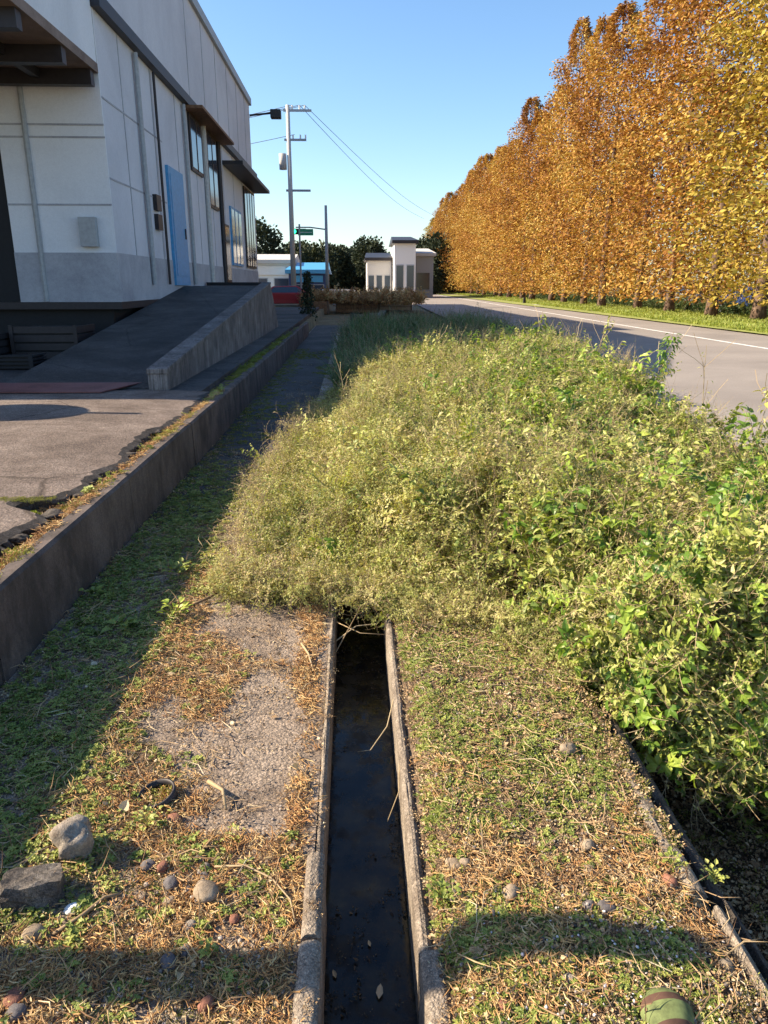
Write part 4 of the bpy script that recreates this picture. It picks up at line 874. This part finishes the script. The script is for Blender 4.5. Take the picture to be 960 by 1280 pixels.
# floating leaves in the drain
for x, y, L, lb in ((.05, 1.55, .05, 'pale submerged leaf standing on end in the drain'), (.03, 1.72, .025, 'small brown leaf floating in the drain'), (.085, 1.44, .03, 'reddish leaf floating nearer the camera'), (-.07, 1.62, .03, 'yellow leaf against the left drain wall')):
    o = MB().leaf((0, 0, 0), (random.uniform(-.5, .5), 1, 0), (0, 0, 1), L, L*.4, .9, .0).build('floating_leaf', M['litter'], loc=(x, y, -.233)); tag(o, lb, 'leaf', 'leaves floating in the drain')
n = 420; P = V3(rng.uniform(-.1, .15, n), rng.uniform(1.1, 4.2, n), np.full(n, -.236)); P = P[fbm(P[:, 0]*2, P[:, 1], 2.5, 3, 3)+rng.normal(0, .08, n) > .5]
scatter('drain_litter', 'dark sodden leaf litter floating on the drain water', 'litter', P, rots(len(P), .05), sc_(P, .3, .9), variants('wet_leaf', [flakes(.03, 7, M['wetlitter'], .006, .02) for _ in range(5)]))
# round striped thing in the bottom corner
rb = tag(empty('striped_ball', (.70, 1.25, .045)), 'small round ball with green and brown bands at the bottom of the verge', 'ball')
bands = [(-90, -35, 'ball2'), (-35, 5, 'ball'), (5, 25, 'ball2'), (25, 55, 'ball'), (55, 90, 'ball2')]
for a0, a1, mt in bands:
    mb = MB(); rows = 7; NS = 32; rr = .062
    for j in range(rows):
        a = R(a0+(a1-a0)*j/(rows-1))
        for q in range(NS): b_ = 6.2832*q/NS; mb.v.append((rr*math.cos(a)*math.cos(b_), rr*math.sin(a), rr*.8*math.cos(a)*math.sin(b_)))
    mb.f = [(j*NS+q, j*NS+(q+1) % NS, (j+1)*NS+(q+1) % NS, (j+1)*NS+q) for j in range(rows-1) for q in range(NS)]; mb.t = [.5]*len(mb.f)
    mb.build('band', M[mt], rb, True)

# ---------------------------------------------------------------- far verge and autumn trees
def zv(x, y): return .08+.05*sstep(14.4, 17, x)
n = 26000; y = 24+rng.random(n)**1.5*120; x = np.array(road_c(y))+9.6+rng.random(n)*np.interp(y, [20, 140], [9, 16]); P = V3(x, y, .08+0*x)
tuft = variants('verge_tuft', [blades(14, .16, .03, .5, leafy('verge_grass_blade', [(0, (.16, .22, .04)), (.5, (.30, .36, .07)), (1, (.45, .45, .14))], .3)) for _ in range(4)])
sheet('grass_verge', np.r_[13.5, 15, 18, 22, 30, 60], np.r_[np.arange(-10, 60, 5), np.arange(60, 200, 15)], lambda x, y: .062+.03*fbm(x, y, .3, 2), rocky('verge_turf', (.17, .19, .05), (.26, .29, .07), (.33, .30, .12), .6, 12, .95, .3, .5))
scatter('verge_grass', 'sunlit yellow green grass beyond the road', 'grass', P, rots(len(P), .2), sc_(P, .5, 1.3), tuft)
def redwood_meshes(seed, H_=18, rad=3.3):
    rs = np.random.default_rng(seed); N = 30000
    t = rs.random(N)**.85; prof = np.interp(t, [0, .06, .25, .6, .85, 1], [.75, .95, 1, .84, .52, .10])*rad
    a = rs.uniform(0, 6.283, N); lob = 1+.22*np.sin(a*5+t*23+seed)+.18*np.sin(t*60+a*2)
    rr = prof*lob*np.sqrt(rs.uniform(.15, 1, N)); z = .9+t*(H_-.9)-.10*rr+rs.normal(0, .1, N)
    keep = np.sin(a*3+z*2.6+seed)+np.sin(a*7-z*4.1)*.7+rs.normal(0, .45, N) > -.55; a, rr, z, t = a[keep], rr[keep], z[keep], t[keep]; N = len(a)
    c = np.stack([rr*np.cos(a), rr*np.sin(a), z], 1); d = np.stack([np.cos(a), np.sin(a), rs.uniform(-.9, .3, N)], 1)+rs.normal(0, .5, (N, 3)); d /= np.linalg.norm(d, axis=1)[:, None]
    s_ = np.cross(d, rs.normal(0, 1, (N, 3))); s_ /= np.linalg.norm(s_, axis=1)[:, None]; L = rs.uniform(.09, .26, N)[:, None]; W = L*.42
    vs = np.stack([c-s_*W*.2, c+d*L*.55+s_*W*.6, c+d*L, c+d*L*.5-s_*W*.6], 1).reshape(-1, 3)
    me = bpy.data.meshes.new('crown'); me.from_pydata(vs.tolist(), [], np.arange(4*N).reshape(N, 4).tolist())
    tn = np.clip(.5+.22*np.sin(a*2+z*.8+seed)+rs.normal(0, .22, N)-.12*(z/H_-.5), 0, 1); me.attributes.new('tone', 'FLOAT', 'FACE').data.foreach_set('value', tn.astype(np.float32))
    me.materials.append(M['orange']); me.update()
    tr = MB(); tr.tube([(0, 0, -.2), (0, 0, .6), (.05, 0, 3), (0, .05, 9), (0, 0, H_-.5)], [.34, .24, .2, .12, .02], 9)
    for _ in range(26):
        zz = random.uniform(1.8, H_-2); aa = random.uniform(0, 6.28); ll = rad*.8*np.interp(zz/H_, [0, .3, 1], [.9, 1, .1]); tr.tube([(0, 0, zz), (math.cos(aa)*ll*.5, math.sin(aa)*ll*.5, zz+.1), (math.cos(aa)*ll, math.sin(aa)*ll, zz-.1*ll)], [.05, .03, .01], 4, None, False)
    return me, tr.mesh('trunk', M['bark'], True)
RW = [redwood_meshes(s_) for s_ in range(4)]
yel = [m[0].copy() for m in RW[:2]]
for m in yel: m.materials.clear(); m.materials.append(M['yellow'])
TR = []; y = 27.5; k = 0
while y < 192: TR.append((float(17.3+.012*y+random.uniform(-.3, .3)), y)); y += 4.3+.02*y+random.uniform(-.3, .4); k += 1
where = ['at the near end of the row', 'second from the near end of the row', 'third from the near end', 'fourth from the near end', 'fifth from the near end', 'sixth from the near end', 'seventh from the near end', 'eighth from the near end']
for i, (x, y) in enumerate(TR):
    yl = i in (0, 1) or i >= len(TR)-2
    cr, tk = RW[i % 4]; cm = yel[i % 2] if yl else cr
    wtxt = where[i] if i < len(where) else ('number %s along the row from the near end' % (['nine', 'ten', 'eleven', 'twelve', 'thirteen', 'fourteen', 'fifteen', 'sixteen', 'seventeen', 'eighteen', 'nineteen', 'twenty', 'twenty one', 'twenty two', 'twenty three', 'twenty four', 'twenty five', 'twenty six', 'twenty seven', 'twenty eight', 'twenty nine', 'thirty'][i-8])) if i < 30 else ('number %s along the row from the near end' % ['nine', 'ten', 'eleven', 'twelve', 'thirteen', 'fourteen', 'fifteen', 'sixteen', 'seventeen', 'eighteen', 'nineteen', 'twenty', 'thirty', 'forty'][min(i-8, 13)])
    t = tag(empty('dawn_redwood', (x, y, .1), random.uniform(0, 6.28)), ('yellow green ' if yl else 'orange ') + 'conical autumn tree ' + wtxt, 'tree', 'row of autumn trees beyond the road')
    s_ = .98*random.uniform(.88, 1.06)*float(np.interp(y, [30, 60, 110], [1.16, 1.13, 1.0])); w_ = random.uniform(.9, 1.2); t.scale = (w_, w_, s_)
    link(bpy.data.objects.new('trunk', tk), t); link(bpy.data.objects.new('crown', cm), t)
# second row behind so the sky does not show low down: a mass no one could count
P = V3(rng.uniform(22, 26, 30), np.linspace(30, 160, 30), np.full(30, .1))
scatter('trees_behind', 'further autumn trees massed behind the front row', 'trees', P, rots(30, .02), rng.uniform(.75, .95, 30), variants('back_tree', [RW[0][0], RW[1][0], RW[2][0]]))

# ---------------------------------------------------------------- parked cars
def car_parts(body):
    L = 4.3; prof = [(-2.15, .35), (-2.15, .75), (-2.05, .92), (-1.35, 1.0), (-.75, 1.42), (.75, 1.45), (1.45, 1.0), (2.05, .88), (2.15, .6), (2.12, .35)]
    bd = MB(); n = len(prof)
    for s_, ww in ((-1, .84), (1, .84)):
        for x_, z_ in prof: bd.v.append((x_, s_*(ww-.14*max(0, z_-1.0)/.45), z_))
    bd.f = [tuple(range(n)), tuple(range(n, 2*n))[::-1]]+[(i, i+n, (i+1) % n+n, (i+1) % n) for i in range(n)]; bd.t = [.5]*len(bd.f)
    gl = MB()
    for s_ in (-1, 1):
        yy = lambda z_: s_*(.845-.14*max(0, z_-1.0)/.45+.006)
        gl.add([(-1.15, yy(1.03), 1.03), (1.2, yy(1.03), 1.03), (.68, yy(1.38), 1.38), (-.68, yy(1.36), 1.36)], [(0, 1, 2, 3) if s_ < 0 else (3, 2, 1, 0)])
    gl.add([(-1.32, -.72, 1.03), (-1.32, .72, 1.03), (-.80, .66, 1.40), (-.80, -.66, 1.40)], [(0, 1, 2, 3)]); gl.add([(1.44, .72, 1.02), (1.44, -.72, 1.02), (.80, -.66, 1.43), (.80, .66, 1.43)], [(0, 1, 2, 3)])
    ty = MB(); ty.tube([(0, -.1, 0), (0, .1, 0)], .31, 18); hb_ = MB().tube([(0, -.108, 0), (0, .108, 0)], .19, 12)
    li = MB().box(-.03, .03, -.16, .16, -.07, .07)
    return bd.mesh('body', body), gl.mesh('windows', M['glass']), ty.mesh('tyre', M['tyre']), hb_.mesh('rim', M['silver']), li.mesh('headlight', M['white'])
def car(x, y, rz, mat, label):
    bd, gl, ty, ri, li = car_parts(M[mat]); t = tag(empty('parked_car', (x, y, .1), rz), label, 'car', 'cars parked beyond the verge')
    o = link(bpy.data.objects.new('body', bd), t); bevel(o, .05, 2); link(bpy.data.objects.new('windows', gl), t)
    for sx in (-1.35, 1.35):
        for sy in (-.78, .78):
            wv = link(bpy.data.objects.new('wheel', ty), t, (sx, sy, .31)); link(bpy.data.objects.new('rim', ri), wv)
    for sy in (-.6, .6): link(bpy.data.objects.new('headlight', li), t, (2.14, sy, .68))
car(20.5, 38.5, R(95), 'navy', 'dark blue car parked under the nearest orange trees')
car(20.6, 46.0, R(90), 'silver', 'silver car parked behind the orange trees')
car(20.4, 33.6, R(88), 'dkmetal', 'black car parked at the right end of the tree row')
car(-4.3, 50, R(5), 'red', 'red car parked in front of the distant blue roofed shop')
# hedge between cars and verge
n = 5000; y = rng.uniform(26, 190, n); x = 19+.012*y+rng.normal(0, .35, n); P = V3(x, y, rng.random(n)*.55)
scatter('low_hedge', 'low dark hedge along the foot of the tree row', 'hedge', P, rots(n, .5), sc_(P, 1.2, 2.2), variants('hedge_piece', [sprig(.3, 40, .06, .4, .5, S('darkweed'), 3, .5) for _ in range(3)]))
# marker stone on the verge
ms = MB().hexa([(-.12, -.12, 0), (.12, -.12, 0), (.12, .12, 0), (-.12, .12, 0), (-.09, -.09, .5), (.09, -.09, .5), (.09, .09, .5), (-.09, .09, .5)]).build('marker_post', M['dkmetal'], loc=(14.9, 66, .08)); bevel(ms, .02)
tag(ms, 'short dark marker post on the grass verge by the road', 'post')

# ---------------------------------------------------------------- distance: poles, signals, shops, wooded skyline
up = tag(empty('utility_pole', (-4.2, 56, 0)), 'tall pale concrete utility pole with crossarms and a transformer', 'pole')
MB().tube([(0, 0, 0), (0, 0, 13.2)], [.20, .13], 12).build('mast', M['lt'], up, True)
for z_, l_ in ((12.8, 1.6), (11.0, 1.2), (7.8, 1.4)): MB().box(-.3, l_, -.06, .06, z_, z_+.14).build('crossarm', M['grey'], up)
MB().tube([(-.45, 0, 9.2), (-.45, 0, 10.2)], .26, 14).build('transformer', M['lt'], up, True)
for z_ in (12.94, 11.14):
    for q in (.3, .8, 1.15): MB().tube([(q, 0, z_), (q, 0, z_+.25)], .06, 6).build('insulator', M['white'], up)
up2 = tag(empty('signal_pole', (-1.9, 60, 0)), 'grey steel pole with a horizontal traffic signal showing green', 'traffic light')
MB().tube([(0, 0, 0), (0, 0, 7.3)], [.16, .1], 12).build('mast', M['grey'], up2, True)
MB().tube([(0, 0, 5.6), (-1.2, 0, 5.75), (-2.3, 0, 5.75)], .05, 8).build('arm', M['grey'], up2)
bx = MB().box(-2.6, -1.5, -.12, .12, 5.25, 5.65).build('signal_housing', M['dkmetal'], up2); bevel(bx, .05)
for q, m_ in ((-2.42, 'signal'), (-2.05, 'dkmetal'), (-1.68, 'dkmetal')): MB().tube([(q, -.14, 5.45), (q, -.10, 5.45)], .15, 14).build('signal_lens', M[m_], bx)
sg = tag(empty('street_sign', (-3.4, 52, 0)), 'green direction sign on a thin post before the distant shops', 'sign')
MB().tube([(0, 0, 0), (0, 0, 5.4)], .06, 8).build('post', M['grey'], sg); bevel(MB().box(-.1, .9, -.04, -.01, 4.7, 5.1).build('sign_board', M['green'], sg), .02)
MB().box(0, .8, -.046, -.041, 4.88, 4.91).build('sign_stripe', M['white'], sg)
cables = tag(empty('overhead_cables', (0, 0, 0)), 'thin overhead cables strung from the utility pole across the road', 'cables')
for dx_, z_ in ((.3, 13.2), (.8, 13.2), (1.15, 13.2), (.4, 11.4)):
    MB().tube([(-4.2+dx_-t*20, 56+t*10, z_-math.sin(t*3.14)*.7) for t in np.linspace(0, 1, 12)], .02, 4).build('cable', M['dkmetal'], cables)
for dx_, z_, x2, y2, z2 in ((1.15, 13.2, 16, 150, 13.5), (.8, 13.2, 13, 150, 13.5)):
    MB().tube([(-4.2+dx_+(x2+4.2)*t, 56+t*(y2-56), z_+(z2-z_)*t-math.sin(t*3.14)*1.1) for t in np.linspace(0, 1, 14)], .018, 4).build('cable', M['dkmetal'], cables)
def shop(loc, w_, d_, h, wall, roof, label, nw, sign=None, rz=0):
    t = tag(empty('shop', loc, rz), label, 'building', 'distant roadside buildings')
    MB().box(-w_/2, w_/2, 0, d_, 0, h).build('wall', M[wall], t)
    MB().hexa([(-w_/2-.3, -.5, h+.003), (w_/2+.3, -.5, h+.003), (w_/2+.3, d_+.3, h+.003), (-w_/2-.3, d_+.3, h+.003), (-w_/2-.3, -.5, h+.35), (w_/2+.3, -.5, h+.35), (w_/2, d_, h+1.2), (-w_/2, d_, h+1.2)]).build('roof', M[roof], t)
    for q in range(nw):
        x_ = -w_/2+(q+.5)*w_/nw; f = MB().box(x_-w_/nw*.36, x_+w_/nw*.36, -.05, -.001, .9, h*.62).build('window', M['grey'], t)
        MB().box(x_-w_/nw*.32, x_+w_/nw*.32, -.062, -.052, .98, h*.60).build('pane', M['glass'], f)
    if sign: MB().box(-w_*.4, w_*.4, -.16, -.002, h*.70, h*.93).build('sign_board', M[sign], t)
shop((-9.2, 78, 0), 6.5, 9, 3.6, 'white', 'lt', 'white walled shop just right of the warehouse corner', 3, 'white')
shop((-4.2, 74, 0), 3.6, 8, 2.6, 'navy', 'blue', 'small dark shop with a bright blue roof', 2, 'blue')
shop((6.3, 92, 0), 2.5, 8, 6.2, 'white', 'dkmetal', 'tall white building standing left of the orange tree row', 2, None)
shop((3.4, 96, 0), 3.0, 8, 4.4, 'lt', 'dkmetal', 'grey building left of the tall white one', 3, None)
shop((9.0, 98, 0), 2.6, 7, 5.0, 'grey', 'lt', 'grey building half hidden behind the first autumn trees', 1, None)
wb = tag(MB().box(-1.5, 1.5, 0, .12, 0, 1.2).build('white_board', M['white'], loc=(-1.2, 70, 0)), 'low white hoarding in front of the distant trees', 'hoarding')
# brown dry planting and its board edge at the far end of the path
for i, (x, y, w_, m_, lb) in enumerate([(-2.2, 44, 1.7, 'brown', 'brown timber planter left of the dark trunk'), (0.3, 46, 2.6, 'brown', 'long brown timber planter at the end of the path'), (2.8, 50, 2.2, 'beige', 'pale timber planter beside the far road')]):
    t = tag(empty('planter', (x, y, 0)), lb, 'planter', 'planters at the end of the path')
    for q in range(3): bevel(MB().box(-w_/2, w_/2, -.03, .03, .02+q*.23, .23+q*.23).build('board', M[m_], t), .008)
    for sx in (-1, 1): MB().box(sx*(w_/2-.05)-.04, sx*(w_/2-.05)+.04, -.06, -.032, 0, .75).build('stake', M['bark'], t)
    MB().box(-w_/2, w_/2, .032, 1.2, 0, .62).build('soil', M['dirt'], t)
n = 900; xx = rng.uniform(-2.9, 4.2, n); P = V3(xx, 46.0+rng.uniform(-1.4, 6, n), .45+.3*rng.random(n))
scatter('brown_shrubbery', 'rust brown dry shrubs growing in the planters', 'shrubs', P, rots(n, .4), sc_(P, 1.2, 2.4), variants('brown_sprig', [sprig(.4, 50, .07, .5, .4, [M['stem'], M['needle']], 4, .5) for _ in range(3)]))
# dark young tree trunk by the end of the wall
yt = tag(empty('young_tree', (-1.9, 33, 0)), 'slim dark evergreen shrub standing at the end of the path', 'shrub')
MB().tube([(0, 0, 0), (.03, 0, 1.0), (0, 0, 2.0)], [.06, .05, .02], 7).build('trunk', M['bark'], yt)
mb = MB()
for _ in range(900):
    a = random.uniform(0, 6.28); zz = random.uniform(.2, 2.1); r_ = .36*math.sqrt(random.random())*(1.15-zz/2.6); mb.quad((r_*math.cos(a), r_*math.sin(a), zz), rv()+Vector((0, 0, .4)), rv(), .13, .07, random.random())
mb.build('foliage', M['farwood'], yt)
# wooded skyline
def tree_blob(seed):
    rs = np.random.default_rng(seed); N = 2600; u = rs.normal(0, 1, (N, 3)); u /= np.linalg.norm(u, axis=1)[:, None]; q = rs.uniform(.55, 1, N)[:, None]
    c = u*q*np.array([3.2, 3.2, 3.6])*(1+.18*np.sin(u[:, :1]*5+seed)*np.sin(u[:, 1:2]*6)); c[:, 2] += 5; d = u+rs.normal(0, .6, (N, 3)); d /= np.linalg.norm(d, axis=1)[:, None]
    s_ = np.cross(d, rs.normal(0, 1, (N, 3))); s_ /= np.linalg.norm(s_, axis=1)[:, None]; L = .55
    vs = np.stack([c, c+d*L*.5+s_*L*.35, c+d*L, c+d*L*.5-s_*L*.35], 1).reshape(-1, 3); me = bpy.data.meshes.new('crown'); me.from_pydata(vs.tolist(), [], np.arange(4*N).reshape(N, 4).tolist())
    me.attributes.new('tone', 'FLOAT', 'FACE').data.foreach_set('value', np.clip(.5+rs.normal(0, .25, N), 0, 1).astype(np.float32)); me.materials.append(M['farwood']); me.update(); return me
TB = variants('far_tree', [tree_blob(s_) for s_ in range(3)])
n = 150; P = V3(rng.uniform(-70, 30, n), rng.uniform(125, 175, n), np.full(n, -.5)+rng.normal(0, 1.2, n)); scatter('far_woodland', 'dark evergreen woodland on the skyline behind the shops', 'woods', P, rots(n, .05), rng.uniform(.7, 1.2, n), TB)
